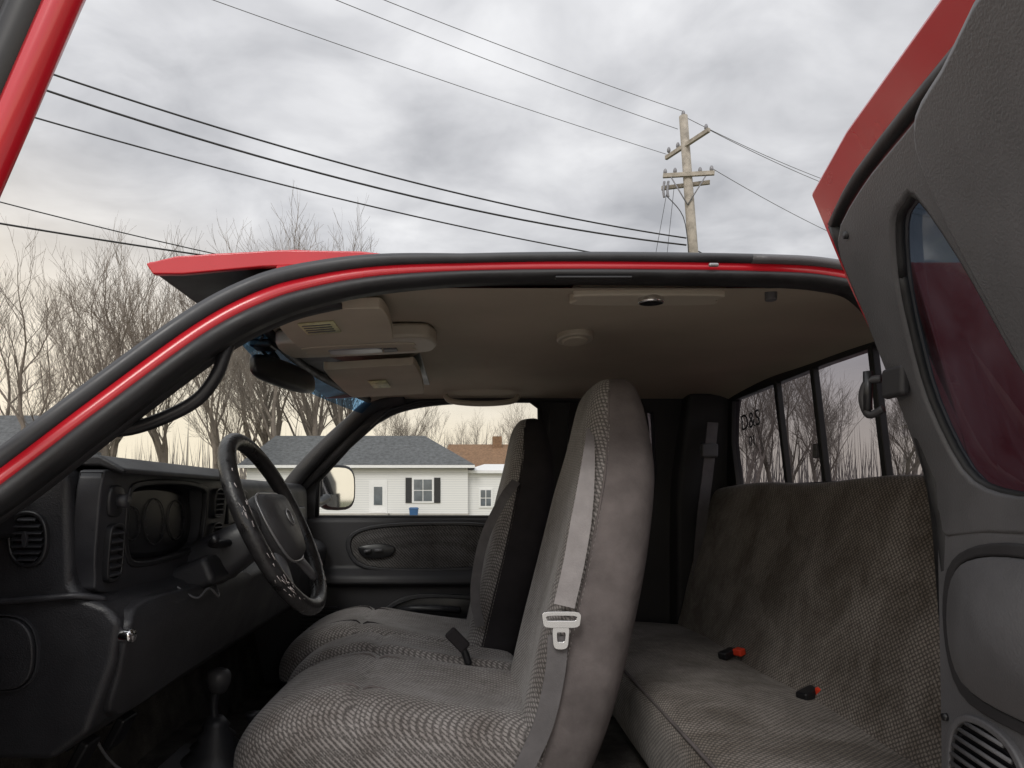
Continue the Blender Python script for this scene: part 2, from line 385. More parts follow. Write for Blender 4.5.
plate("door_fabric_insert", INS, lambda x, z: (x, 2.703+(z+.1)*.02, z), (0, .03, 0), M_tweedd, T, bevel=.004, dome=.008)
frame("door_insert_rim", [(-.46, -.17), (-.37, -.108), (-.1, -.093), (.11, -.108), (.145, -.20), (.09, -.267), (-.1, -.283), (-.39, -.272)], INS, ym(2.696), (0, .03, 0), M_dash2, T)
plate("window_switch_plate", [(-.41, -.19), (-.33, -.175), (-.27, -.19), (-.29, -.225), (-.38, -.23)], ym(2.685), (0, .03, 0), M_blk, T, dome=.008)
PUL = [(-.20, -.39), (-.05, -.385), (.05, -.40), (.06, -.44), (-.04, -.47), (-.25, -.475), (-.30, -.44)]
plate("door_pull_recess", PUL, ym(2.70), (0, .03, 0), M_blk, T, dome=.004)
frame("door_pull_rim", [(-.22, -.375), (-.05, -.37), (.07, -.385), (.08, -.45), (-.04, -.485), (-.26, -.49), (-.32, -.44)], PUL, ym(2.685), (0, .03, 0), M_dash2, T)
tube("door_pull_handle", [(-.24, 2.69, -.43), (-.2, 2.66, -.42), (-.1, 2.655, -.42), (-.02, 2.69, -.43)], .012, M_dash2, T)
tube("switch_1", [(-.385, 2.672, -.205), (-.36, 2.672, -.20)], .006, M_gray, T, smoothpath=False)
tube("switch_2", [(-.345, 2.672, -.20), (-.315, 2.672, -.20)], .006, M_gray, T, smoothpath=False)
for i in range(9):
    box("speaker_slat_%d" % i, (-.56, 2.69, -.42-.016*i), (.16-.006*abs(i-4), .01, .006), M_dash2, T, .002)
qo = [(.385, .40), (.98, .40), (1.02, .1), (1.02, -.8), (.385, -.8), (.385, -.2)]
qi = [(.44, .32), (.70, .32), (.74, .1), (.74, .02), (.43, .02), (.43, .1)]
frame("rear_door_passenger_trim", qo, qi, fm, (0, .05, 0), M_far, T, smoothloops=False)
pane("rear_quarter_glass", qi, lambda x, z: (fm(x, z)[0], fm(x, z)[1]+.03, z), M_tintd, T)
prism("b_pillar_trim", [(2.57, .39), (2.60, .39), (2.77, 0), (2.77, -.8), (2.71, -.8), (2.71, 0)], .31, .40, M_far, T, axis='X', bevel=.01)
prism("c_pillar_trim", [(2.50, .38), (2.60, .38), (2.77, 0), (2.77, -.8), (2.64, -.8), (2.64, 0)], .80, 1.0, M_far, T, axis='X', bevel=.02)
prism("outer_body_passenger", [(2.815, -.10), (2.84, -.2), (2.84, -.85), (2.81, -.9), (2.805, -.1)], -2.3, 1.02, M_red, T, axis='X', bevel=.01)
# rear wall and window
rm = lambda y, z: (.985-.115*z, y, z)
ro_ = [(1.12, .0), (1.12, .2), (1.17, .385), (1.85, .39), (2.55, .385), (2.62, .2), (2.62, .0), (1.85, .0)]
ri_ = [(1.24, .045), (1.24, .2), (1.27, .345), (1.85, .352), (2.48, .345), (2.53, .2), (2.53, .045), (1.85, .045)]
frame("rear_window_frame", ro_, ri_, rm, (.03, 0, 0), M_blk, T, smoothloops=False)
pane("rear_window_glass", ri_, lambda y, z: (rm(y, z)[0]+.015, y, z), M_tint1, T)
for y in (2.13, 1.905, 1.63):
    a = Vector(rm(y, .04)); b = Vector(rm(y, .355))
    prism("rear_window_divider", [(a.x-.004, a.z), (b.x-.004, b.z), (b.x+.014, b.z), (a.x+.014, a.z)], y-.010, y+.010, M_blk, T, bevel=.003)
box("window_latch", (.968, 1.93, .13), (.012, .02, .04), M_gray, T, .003)
prism("rear_wall_panel", [(.99, .03), (1.03, .03), (1.03, -.8), (.99, -.8)], 1.05, 2.78, M_far, T)
def nm(x, z):
    y = .95 if z < 0 else .95+.15*(z/.38)**1.2
    return (x, y, z)
plate("rear_quarter_outer", [(.70, .37), (1.0, .37), (1.04, 0), (1.05, -.85), (.70, -.85), (.70, 0)], nm, (0, .02, 0), M_red, T, smoothloop=False, bevel=.004)
plate("rear_quarter_inner", [(.715, .36), (.985, .36), (1.02, 0), (1.02, -.8), (.715, -.8), (.715, 0)], lambda x, z: (x, nm(x, z)[1]+.03, z), (0, .015, 0), M_far, T, smoothloop=False, bevel=.004)

# floor, tunnel, sills
prism("cab_floor", [(1.0, -.76), (2.78, -.76), (2.78, -.72), (2.15, -.72), (2.05, -.64), (1.70, -.64), (1.60, -.72), (1.0, -.72)], -.95, 1.03, M_carpet, T, axis='X', bevel=.02)
prism("door_sill", [(.93, -.74), (1.03, -.70), (1.06, -.74), (1.06, -.86), (.95, -.88)], -.9, .66, M_blk, T, axis='X', bevel=.01)
prism("rocker_panel", [(.92, -.76), (.95, -.75), (.97, -.9), (.94, -.95)], -2.2, 1.05, M_red, T, axis='X', bevel=.01)
prism("toe_board", [(-.95, -.1), (-.90, -.1), (-.78, -.72), (-.95, -.72)], 1.0, 2.76, M_carpet, T)
prism("kick_panel", [(-.95, -.05), (-.74, -.12), (-.72, -.74), (-.95, -.74)], .965, 1.03, M_far, T, bevel=.01)
tube("release_cable", [(-.70, 1.30, -.42), (-.68, 1.36, -.52), (-.62, 1.45, -.60), (-.58, 1.56, -.66), (-.50, 1.60, -.70)], .003, M_gray, T)
for yy, w_ in ((1.42, .06), (1.28, .05)):
    box("pedal_pad", (-.70, yy, -.47), (.02, w_, .07), M_blk, T, .006, rot=(0, .5, 0))
    tube("pedal_arm", [(-.72, yy, -.46), (-.78, yy, -.36), (-.80, yy, -.25)], .008, M_blk, T)
def hood(s, t):
    y = .98+(2.74-.98)*s; q = 2*s-1
    return Vector((-.86-1.35*t-.10*(1-q*q), y, -.035-.10*t*t-.05*q**4))
ho = grid("hood", hood, 14, 10, M_red, T); md = ho.modifiers.new("s", 'SOLIDIFY'); md.thickness = .02
prism("cowl", [(-.97, -.05), (-.68, -.01), (-.68, -.06), (-.95, -.09)], 1.0, 2.72, M_blk, T, bevel=.01)
prism("front_fender", [(-.78, -.04), (-2.25, -.16), (-2.3, -.6), (-2.05, -.62), (-1.95, -.42), (-1.7, -.30), (-1.4, -.32), (-1.2, -.48), (-1.13, -.85), (-.79, -.88)], .93, .98, M_red, T, bevel=.012)
prism("cargo_bed_side", [(1.08, -.12), (3.0, -.14), (3.0, -.8), (2.6, -.8), (2.4, -.5), (2.1, -.4), (1.8, -.5), (1.65, -.85), (1.08, -.88)], .93, 1.0, M_red, T, bevel=.012)
prism("cargo_bed_side_far", [(1.08, -.12), (3.0, -.14), (3.0, -.8), (1.08, -.88)], 2.75, 2.82, M_red, T, bevel=.012)
prism("cargo_bed_floor", [(1.08, -.62), (3.0, -.62), (3.0, -.68), (1.08, -.68)], 1.0, 2.75, M_blk, T)
box("tailgate", (3.0, 1.87, -.42), (.05, 1.74, .55), M_red, T, .012)
def wheelat(x, y):
    prof = [(0.0, .02), (.10, .02), (.14, .0), (.22, .01), (.24, .05), (.30, .0), (.36, .0), (.385, .03), (.39, .12), (.385, .22), (.36, .25), (0, .25)]
    rings = []
    for r, d in prof:
        rings.append([(x+max(r, .001)*math.cos(a*math.pi/16), y+d, -1.11+max(r, .001)*math.sin(a*math.pi/16)) for a in range(32)])
    fm_ = []
    for i in range(len(prof)-1): fm_ += [1 if i < 4 else 0]*32
    loft("truck_tire", rings, None, T, mats=[M_seal, M_chrome], fmat=fm_+[1, 0])
wheelat(-1.62, .95); wheelat(2.1, .95); wheelat(-1.62, 2.55); wheelat(2.1, 2.55)

# ------------------------------------------------------------------ dashboard
D = empty("dashboard")
prism("dash_body", [(-.95, .0), (-.88, .035), (-.66, .056), (-.622, .052), (-.604, .03), (-.600, -.13), (-.585, -.150), (-.545, -.165), (-.525, -.19), (-.535, -.25), (-.575, -.36), (-.63, -.40), (-.95, -.40)], 1.065, 2.68, M_dash, D, bevel=.014, seg=3)
xm = lambda xx: (lambda y, z: (xx, y, z))
frame("cluster_bezel", [(1.085, .03), (1.12, .046), (1.38, .052), (1.62, .046), (1.655, .02), (1.65, -.08), (1.62, -.145), (1.38, -.155), (1.12, -.152), (1.085, -.12), (1.08, -.05)],
      [(1.175, .00), (1.20, .022), (1.36, .030), (1.50, .022), (1.525, .0), (1.525, -.06), (1.50, -.10), (1.38, -.115), (1.22, -.115), (1.18, -.09), (1.172, -.04)], lambda y, z: (-.563+.08*z, y, z), (-.04, 0, 0), M_dash2, D, bevel=.006)
frame("cluster_inner_lip", [(1.168, .003), (1.196, .028), (1.36, .036), (1.504, .028), (1.532, .003), (1.532, -.063), (1.504, -.106), (1.38, -.121), (1.216, -.121), (1.174, -.094), (1.165, -.04)],
      [(1.178, -.002), (1.204, .018), (1.36, .026), (1.496, .018), (1.52, -.002), (1.52, -.058), (1.496, -.096), (1.38, -.111), (1.224, -.111), (1.184, -.086), (1.176, -.04)], lambda y, z: (-.560+.08*z, y, z), (-.012, 0, 0), M_blk, D, bevel=.003)
prism("cluster_hood", [(-.66, .050), (-.575, .050), (-.535, .036), (-.535, .046), (-.575, .068), (-.66, .066)], 1.10, 1.64, M_dash, D, bevel=.006)
plate("gauge_panel", ell(1.35, -.045, .17, .068, 12, .7), xm(-.596), (-.01, 0, 0), M_gauge, D, bevel=0)
for gy, gr in ((1.25, .030), (1.34, .044), (1.44, .040)):
    P = [Vector((-.594, gy+gr*math.cos(a*math.pi/12), -.045+gr*math.sin(a*math.pi/12))) for a in range(25)]
    tube("gauge_ring", P, .0010, M_blk, D, seg=6, smoothpath=False)
    for k in range(11):
        an = math.radians(-40+26*k); u = Vector((0, math.cos(an), math.sin(an)))
        tube("gauge_tick", [Vector((-.5945, gy, -.045))+u*gr*.80, Vector((-.5945, gy, -.045))+u*gr*.88], .0004, M_gray, D, seg=4, smoothpath=False)
plate("headlamp_switch_plate", ell(1.125, -.005, .025, .026, 10, .7), lambda y, z: (-.558+.08*z, y, z), (-.01, 0, 0), M_blk, D, dome=.003)
tube("headlamp_knob", [(-.56, 1.125, -.005), (-.542, 1.125, -.005)], .011, M_dash2, D, smoothpath=False, seg=14)
def vent(name, cy, cz, hy, hz, x, n=6):
    frame(name+"_rim", ell(cy, cz, hy, hz, 12, .55), ell(cy, cz, hy*.82, hz*.86, 12, .55), lambda y, z: (x+.08*z, y, z), (-.015, 0, 0), M_blk, D, bevel=.002)
    for i in range(n):
        z = cz-hz*.7+hz*1.4*i/(n-1)
        box(name+"_louver", (x-.006+.08*z, cy, z), (.014, hy*1.5, .0035), M_dash2, D, .001, rot=(0, .5, 0))
vent("cluster_vent", 1.128, -.088, .026, .048, -.553)
vent("center_vent", 1.585, -.012, .032, .034, -.553, 5)
vent("center_vent_b", 1.585, -.085, .032, .03, -.553, 4)
cx, cz = -.662, -.062
frame("side_vent_rim", ell(cx, cz, .031, .043, 20, .85), ell(cx, cz, .025, .036, 20, .85), ym(1.056), (0, .02, 0), M_blk, D, bevel=.003)
plate("side_vent_well", ell(cx, cz, .026, .037, 20, .85), ym(1.064), (0, .005, 0), M_gauge, D, bevel=0)
for i in range(7):
    z = cz-.03+.01*i
    box("side_vent_louver", (cx, 1.058, z), (2*.024*math.sqrt(max(.1, 1-((z-cz)/.037)**2)), .010, .0025), M_dash2, D, .001, rot=(.5, 0, 0))
plate("side_vent_tab", ell(cx, cz, .004, .012, 8), ym(1.05), (0, .006, 0), M_dash2, D, bevel=.001)
tube("dash_trim_line", [(-.90, 1.058, -.150), (-.75, 1.056, -.158), (-.62, 1.055, -.150), (-.585, 1.06, -.148), (-.56, 1.09, -.158)], .005, M_dash2, D)
plate("dash_end_cover", ell(-.70, -.235, .05, .055, 16, .8), ym(1.052), (0, .015, 0), M_dash, D, bevel=.003, dome=.003)
frame("dash_end_cover_gap", ell(-.70, -.235, .054, .059, 16, .8), ell(-.70, -.235, .0515, .0565, 16, .8), ym(1.058), (0, .01, 0), M_dash2, D, bevel=.0005)
plate("knee_bolster", [(1.10, -.175), (1.35, -.17), (1.68, -.175), (1.70, -.25), (1.66, -.335), (1.35, -.35), (1.12, -.35), (1.085, -.27)], lambda y, z: (-.512-.30*max(0, -.2-z)-.35*max(0, z+.2), y, z), (-.03, 0, 0), M_dash, D, bevel=.008)
tube("release_knob", [(-.56, 1.09, -.212), (-.535, 1.085, -.212), (-.528, 1.083, -.212)], .007, M_chrome, D, seg=16)
tube("release_knob_cap", [(-.530, 1.083, -.212), (-.522, 1.080, -.212), (-.512, 1.077, -.212)], lambda t: .013-.003*t, M_chrome, D, seg=16)
ctr = Vector((-.405, 1.50, -.055)); nrm = Vector((math.cos(math.radians(25)), 0, math.sin(math.radians(25))))
cp = []
for k, (d, ry, rz) in enumerate([(.03, .03, .03), (.045, .045, .04), (.10, .055, .052), (.17, .058, .056), (.23, .05, .05), (.30, .045, .045)]):
    c = ctr-nrm*d-Vector((0, 0, .006*k)); up = Vector((-nrm.z, 0, nrm.x))
    cp.append([c+Vector((0, 1, 0))*ry*math.copysign(abs(math.cos(a))**.7, math.cos(a))+up*rz*math.copysign(abs(math.sin(a))**.7, math.sin(a)) for a in [2*math.pi*j/16 for j in range(16)]])
loft("steering_column_shroud", cp, M_dash2, D, sub=1)
box("column_lower_cover", (-.56, 1.46, -.165), (.13, .17, .06), M_dash, D, .015, rot=(0, -.4, 0))
tube("turn_signal_stalk", [ctr-nrm*.09+Vector((0, -.04, 0)), ctr-nrm*.10+Vector((-.01, -.10, .005)), ctr-nrm*.08+Vector((0, -.16, .01))], .008, M_blk, D)
tube("tilt_lever", [ctr-nrm*.12+Vector((0, -.04, -.03)), ctr-nrm*.12+Vector((-.02, -.09, -.045))], .006, M_blk, D)
tube("ignition_lock", [ctr-nrm*.11+Vector((0, .03, .03)), ctr-nrm*.10+Vector((.0, .08, .04))], .014, M_dash2, D)
tube("loose_wire", [(-.535, 1.30, -.165), (-.51, 1.33, -.19), (-.505, 1.38, -.178), (-.50, 1.42, -.20), (-.52, 1.46, -.18)], .0022, M_gray, D)
frame("radio_bezel", ell(1.82, -.06, .10, .085, 12, .5), ell(1.82, -.06, .085, .07, 12, .5), lambda y, z: (-.59+.08*z, y, z), (-.015, 0, 0), M_dash2, D)
box("radio", (-.598, 1.82, -.04), (.02, .16, .05), M_blk, D, .003)
box("glove_box", (-.592, 2.35, -.09), (.02, .42, .12), M_dash2, D, .01)

# ------------------------------------------------------------------ steering wheel
W = empty("steering_wheel", (ctr.x, ctr.y, ctr.z+H)); W.rotation_euler = (0, math.radians(65), 0)
R = .194
tube("rim", [(R*math.cos(a*math.pi/32), R*math.sin(a*math.pi/32), 0) for a in range(65)], .0180, M_leather, W, seg=14, smoothpath=False, cap=False)
def padloop(k): return cr([Vector((p[0]*k, p[1]*k, 0)) for p in [(-.060, -.090), (-.066, 0), (-.060, .090), (-.01, .105), (.050, .085), (.085, .052), (.092, 0), (.085, -.052), (.050, -.085), (-.01, -.105)]], 3, True)
pts = padloop(1)
rings = [[Vector((p.x*k, p.y*k, z)) for p in pts] for k, z in ((.75, -.03), (.95, -.02), (1.0, -.002), (.98, .012), (.88, .024), (.6, .031), (.15, .033))]
loft("airbag_pad", rings, M_pad, W)
tube("pad_silver_edge", [p+Vector((0, 0, .010)) for p in padloop(1.0)]+[padloop(1.0)[0]+Vector((0, 0, .010))], .0030, M_silver, W, seg=6, smoothpath=False)
for ang in (100, -100, 38, -38):
    a = math.radians(ang); d = Vector((math.cos(a), math.sin(a), 0)); s = Vector((-d.y, d.x, 0))
    rg = []
    for t, w, z in ((.06, .034, -.010), (.10, .026, -.006), (.14, .020, -.002), (.185, .023, 0)):
        c = d*t+Vector((0, 0, z)); rg.append([c+s*w+Vector((0, 0, .004)), c+Vector((0, 0, .010)), c-s*w+Vector((0, 0, .004)), c-s*w-Vector((0, 0, .006)), c-Vector((0, 0, .010)), c+s*w-Vector((0, 0, .006))])
    loft("spoke", rg, M_gray if abs(ang) == 38 else M_pad, W, sub=1)
tube("emblem_ring", [(.0+.018*math.cos(a*math.pi/8), .018*math.sin(a*math.pi/8), .034) for a in range(17)], .0018, M_silver, W, seg=6, smoothpath=False)
for k in range(70):
    a0 = random.choice([-62, -50, 25, 40, 55, -100])+random.gauss(0, 9)
    a = math.radians(a0); b_ = random.uniform(.0, 1.6)
    q = .0178
    p0 = Vector(((R+q*math.cos(b_))*math.cos(a), (R+q*math.cos(b_))*math.sin(a), q*math.sin(b_)))
    a2 = a+random.uniform(.02, .09); b3 = b_+random.uniform(-.12, .12)
    p1 = Vector(((R+q*math.cos(b3))*math.cos(a2), (R+q*math.cos(b3))*math.sin(a2), q*math.sin(b3)))
    tube("worn_stitch", [p0, p1], random.uniform(.0004, .0011), M_wear, W, seg=5, smoothpath=False)

# ------------------------------------------------------------------ rear-view mirror
RM = empty("rear_view_mirror")
a = Vector((-.478, 1.57, .302)); b = Vector((-.405, 1.86, .300)); dd = (b-a).normalized(); nn = Vector((dd.y, -dd.x, 0))
rg = []
for t, h, w in ((0, .014, .008), (.04, .026, .014), (.2, .032, .018), (.5, .034, .022), (.8, .032, .018), (.96, .026, .014), (1, .014, .008)):
    c = a.lerp(b, t); rg.append([c+nn*w*math.copysign(abs(math.cos(q))**.6, math.cos(q))+Vector((0, 0, h*math.copysign(abs(math.sin(q))**.6, math.sin(q)))) for q in [2*math.pi*j/14 for j in range(14)]])
loft("housing", rg, M_blk, RM, sub=1)
tube("mount_arm", [(-.445, 1.72, .31), (-.465, 1.71, .345), (-.475, 1.70, .355)], .009, M_blk, RM)
tube("mirror_wire", [(-.45, 1.66, .32), (-.47, 1.60, .345), (-.44, 1.52, .352)], .004, M_blk, RM)
box("sensor", (-.455, 1.58, .345), (.05, .06, .018), M_blk, RM, .006)

# ------------------------------------------------------------------ passenger side mirror
SM = empty("side_mirror")
c = Vector((-.545, 2.99, .045))
n1 = Vector((.72, -.69, 0)).normalized()
d1 = Vector((n1.y*-1, n1.x, 0)).normalized()
rg = []
for off, k in ((-.07, .55), (-.05, .85), (-.02, 1.0), (.0, 1.0), (.006, .94)):
    rg.append([c+n1*off+d1*(.095*k*math.copysign(abs(math.cos(q))**.6, math.cos(q)))+Vector((0, 0, .098*k*math.copysign(abs(math.sin(q))**.6, math.sin(q)))) for q in [2*math.pi*j/24 for j in range(24)]])
loft("housing", rg, M_blk, SM)
rg = [[c+n1*o+d1*(.083*k*math.copysign(abs(math.cos(q))**.6, math.cos(q)))+Vector((0, 0, .086*k*math.copysign(abs(math.sin(q))**.6, math.sin(q)))) for q in [2*math.pi*j/24 for j in range(24)]] for o, k in ((.005, 1), (.0085, .99))]
loft("mirror_glass", rg, M_mirror, SM, smooth=False)
tube("mirror_arm", [(-.60, 2.76, -.02), (-.60, 2.86, -.02), (-.58, 2.95, .0)], .02, M_blk, SM)

# ------------------------------------------------------------------ floor shifter
FS = empty("floor_shifter")
sx, sy = -.605, 1.70
rg = []
for z, r in ((-.645, .085), (-.63, .08), (-.61, .055), (-.60, .060), (-.585, .042), (-.575, .047), (-.56, .030), (-.55, .034), (-.53, .018)):
    rg.append([(sx+r*math.cos(q), sy+r*math.sin(q), z) for q in [2*math.pi*j/18 for j in range(18)]])
loft("boot", rg, M_dash2, FS)
box("boot_plate", (sx, sy, -.640), (.24, .22, .014), M_gray, FS, .005)
tube("lever", [(sx, sy, -.55), (sx-.005, sy, -.50), (sx+.008, sy-.003, -.44)], .010, M_dash2, FS)
rg = [[(sx+.008+r*math.cos(q), sy-.003+r*math.sin(q), z) for q in [2*math.pi*j/16 for j in range(16)]] for z, r in ((-.475, .014), (-.465, .021), (-.45, .028), (-.435, .031), (-.42, .028), (-.412, .016))]
loft("knob", rg, M_pad, FS, sub=1)
tube("transfer_lever", [(sx+.08, sy+.03, -.63), (sx+.085, sy+.03, -.58), (sx+.08, sy+.03, -.53)], lambda t: .008+.012*t*t, M_dash2, FS)

# ------------------------------------------------------------------ front seats
NR = 28
def back_ring(z, xf, xr, hw, dent):
    cx = (xf+xr)/2; a = (xr-xf)/2; out = []
    for k in range(NR):
        t = 2*math.pi*k/NR; c_, s_ = math.cos(t), math.sin(t)
        x = a*math.copysign(abs(c_)**.62, c_); y = hw*math.copysign(abs(s_)**.62, s_)
        if c_ < 0: x += dent*max(0, 1-(y/(.72*hw))**2)
        out.append(Vector((cx+x, y, z+.10*(x))))
    return out
BACK = [(-.62, .08, .24, .20, 0), (-.58, .07, .265, .235, .01), (-.50, .085, .295, .25, .03), (-.42, .100, .322, .255, .035), (-.30, .128, .350, .258, .035), (-.15, .168, .380, .258, .03),
        (-.04, .196, .393, .252, .025), (.03, .214, .400, .240, .018), (.08, .230, .400, .215, .01), (.13, .244, .396, .185, .004), (.18, .256, .388, .165, 0), (.225, .266, .376, .148, 0), (.25, .280, .360, .125, 0), (.262, .295, .34, .08, 0)]
def cush_ring(x, zt, zb, hw, dent):
    cz_ = (zt+zb)/2; a = (zt-zb)/2; out = []
    for k in range(NR):
        t = 2*math.pi*k/NR; c_, s_ = math.cos(t), math.sin(t)
        z = a*math.copysign(abs(c_)**.6, c_); y = hw*math.copysign(abs(s_)**.6, s_)
        if c_ > 0: z -= dent*max(0, 1-(y/(.70*hw))**2)
        out.append(Vector((x, y, cz_+z)))
    return out
CUSH = [(-.475, -.515, -.57, .17, 0), (-.462, -.48, -.60, .21, 0), (-.43, -.44, -.62, .235, .004), (-.38, -.405, -.62, .25, .01), (-.30, -.378, -.62, .258, .018), (-.235, -.371, -.62, .26, .02),
        (-.217, -.394, -.62, .256, .02), (-.200, -.375, -.62, .26, .022), (-.12, -.392, -.62, .26, .026), (-.03, -.408, -.62, .258, .028), (.06, -.42, -.62, .255, .028), (.14, -.43, -.60, .25, .02), (.17, -.45, -.58, .23, 0)]
def bucket(name, ox, oy, mf, ms):
    e = empty(name, (ox, oy, H))
    def mk_(nm_, rings, axis):
        n = NR; V = [v for r in rings for v in r]; F = []; FM = []
        for i in range(len(rings)-1):
            for j in range(n):
                F.append((i*n+j, i*n+(j+1) % n, (i+1)*n+(j+1) % n, (i+1)*n+j))
                t = 2*math.pi*(j+.5)/n
                FM.append(0 if (math.cos(t) < -.12 if axis == 'b' else math.cos(t) > -.25) else 1)
        F.append(tuple(range(n))[::-1]); F.append(tuple((len(rings)-1)*n+j for j in range(n))); FM += [1, 1]
        return mesh(nm_, V, F, None, e, mats=[mf, ms], fmat=FM, sub=2)
    mk_("backrest", [back_ring(*s) for s in BACK], 'b')
    mk_("cushion", [cush_ring(*s) for s in CUSH], 'c')
    for idx, rr in ((20, .0026), (8, .0026)):
        pts_ = []
        for i_, (z, xf, xr, hw, dn) in enumerate(BACK[2:-2]):
            r = back_ring(z, xf, xr, hw, dn); p = r[idx].copy(); pts_.append(Vector((p.x, p.y*.985, p.z)))
        tube("seam_piping", pts_, rr, ms, e, seg=6, n=3)
    for yy in (-.14, .14):
        pts_ = []
        for s_ in CUSH[3:-1]:
            r = cush_ring(*s_); top = max(r, key=lambda v: v.z-abs(v.y-yy)*2); pts_.append(Vector((s_[0], yy, top.z-.005)))
        tube("cushion_seam", pts_, .0028, ms, e, seg=6, n=3)
    box("seat_base", (-.14, 0, -.655), (.50, .40, .10), M_blk, e, .02)
    box("seat_hinge_cover", (.15, -.245, -.60), (.14, .03, .13), M_blk, e, .02)
    return e
DS = bucket("bucket_seat", 0, 1.60, M_tweed, M_velour)
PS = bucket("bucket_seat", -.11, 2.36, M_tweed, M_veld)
MS = empty("center_seat", (-.02, 1.98, H))
loftr = [[Vector((v.x, v.y*.42, v.z-.004)) for v in cush_ring(*s)] for s in CUSH]
loft("cushion", loftr, M_tweed, MS, sub=2)
box("center_base", (-.12, 0, -.66), (.45, .18, .08), M_blk, MS, .02)
tube("buckle_stalk", [(.03, -.13, -.44), (.02, -.13, -.41), (.01, -.13, -.39)], .010, M_blk, MS)
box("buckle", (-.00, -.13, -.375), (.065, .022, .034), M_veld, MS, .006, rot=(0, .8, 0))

# driver seat belt
SB = empty("seat_belt")
ribbon("strap", [(.262, 1.470, .145), (.250, 1.405, .105), (.238, 1.362, .05), (.226, 1.341, -.02), (.208, 1.333, -.12), (.188, 1.328, -.205)], lambda t: .012+.028*min(1, t*1.5), (1, 0, -.25), M_belt, SB)
ribbon("strap_lower", [(.176, 1.330, -.262), (.172, 1.333, -.33), (.150, 1.335, -.43), (.108, 1.338, -.53), (.09, 1.34, -.6)], .038, (1, 0, -.3), M_beltd, SB)
def yplate(nm_, pts2, y, th, mat, hole=None):
    if hole: return frame(nm_, pts2, hole, ym(y), (0, th, 0), mat, SB, bevel=.0012, smoothloops=True, n=3)
    return plate(nm_, pts2, ym(y), (0, th, 0), mat, SB, bevel=.0015)
bx, bz = .182, -.232
yplate("tongue_upper", [(bx-.034, bz+.016), (bx, bz+.018), (bx+.034, bz+.016), (bx+.036, bz), (bx+.030, bz-.012), (bx, bz-.013), (bx-.030, bz-.012), (bx-.036, bz)], 1.318, .004, M_chrome,
       hole=[(bx-.026, bz+.009), (bx, bz+.010), (bx+.026, bz+.009), (bx+.027, bz+.004), (bx+.024, bz+.001), (bx, bz+.001), (bx-.024, bz+.001), (bx-.027, bz+.004)])
yplate("tongue_blade", [(bx-.016, bz-.012), (bx, bz-.011), (bx+.014, bz-.012), (bx+.014, bz-.03), (bx+.011, bz-.050), (bx-.002, bz-.054), (bx-.014, bz-.050), (bx-.017, bz-.03)], 1.319, .003, M_chrome,
       hole=[(bx-.007, bz-.022), (bx, bz-.022), (bx+.006, bz-.022), (bx+.007, bz-.028), (bx+.005, bz-.038), (bx-.001, bz-.039), (bx-.007, bz-.038), (bx-.008, bz-.028)])
PB = empty("seat_belt")
ribbon("strap", [(.155, 2.12, .05), (.115, 2.07, .0), (.06, 2.06, -.11), (.035, 2.06, -.22), (.03, 2.06, -.30), (.045, 2.07, -.38)], .028, (1, .1, -.2), M_beltd, PB)
RB = empty("seat_belt")
ribbon("strap", [(.885, 2.50, .27), (.875, 2.52, .1), (.865, 2.56, -.1), (.85, 2.58, -.4)], .045, (1, .3, 0), M_beltd, RB)
box("belt_anchor", (.875, 2.51, .17), (.06, .03, .05), M_gray, RB, .008)

# ------------------------------------------------------------------ rear bench
B = empty("rear_bench_seat")
def bench_part(nm_, prof, y0, y1, mat):
    P = cr([Vector((p[0], 0, p[1])) for p in prof], 3, True); ys = [y0, y0+.012, y0+.04]+[y0+.04+(y1-y0-.08)*k/10 for k in range(1, 10)]+[y1-.04, y1-.012, y1]
    c_ = sum(P, Vector())/len(P); rings = []
    for y in ys:
        e = min(y-y0, y1-y); k = 1 if e >= .04 else (.965 if e > .005 else .86)
        sag = .007*math.sin(y*9)
        rings.append([Vector((c_.x+(p.x-c_.x)*k, y, c_.z+(p.z-c_.z)*(k*.5+.5)+sag*(1 if p.z > c_.z else 0))) for p in P])
    return loft(nm_, rings, mat, B, sub=1)
bench_part("backrest", [(.80, -.50), (.805, -.42), (.845, -.25), (.90, -.06), (.93, .03), (.955, .045), (.98, .030), (.985, -.10), (.985, -.50)], 1.10, 2.63, M_tweedb)
bench_part("cushion", [(.41, -.53), (.42, -.475), (.47, -.448), (.62, -.452), (.78, -.462), (.85, -.48), (.85, -.60), (.60, -.64), (.44, -.63), (.412, -.59)], 1.08, 2.63, M_tweedb)
tube("cushion_welt", [(.428, 1.10, -.464), (.428, 1.6, -.464), (.428, 2.6, -.464)], .004, M_velour, B)
box("bench_support", (.66, 1.9, -.68), (.36, 1.4, .09), M_blk, B, .01)
for (x, y) in ((.765, 2.01), (.795, 1.60)):
    box("buckle_body", (x-.01, y, -.447), (.055, .030, .022), M_blk, B, .005, rot=(0, -.2, .5))
    box("buckle_button", (x+.016, y-.016, -.438), (.024, .028, .020), M_redbtn, B, .004, rot=(0, -.2, .5))

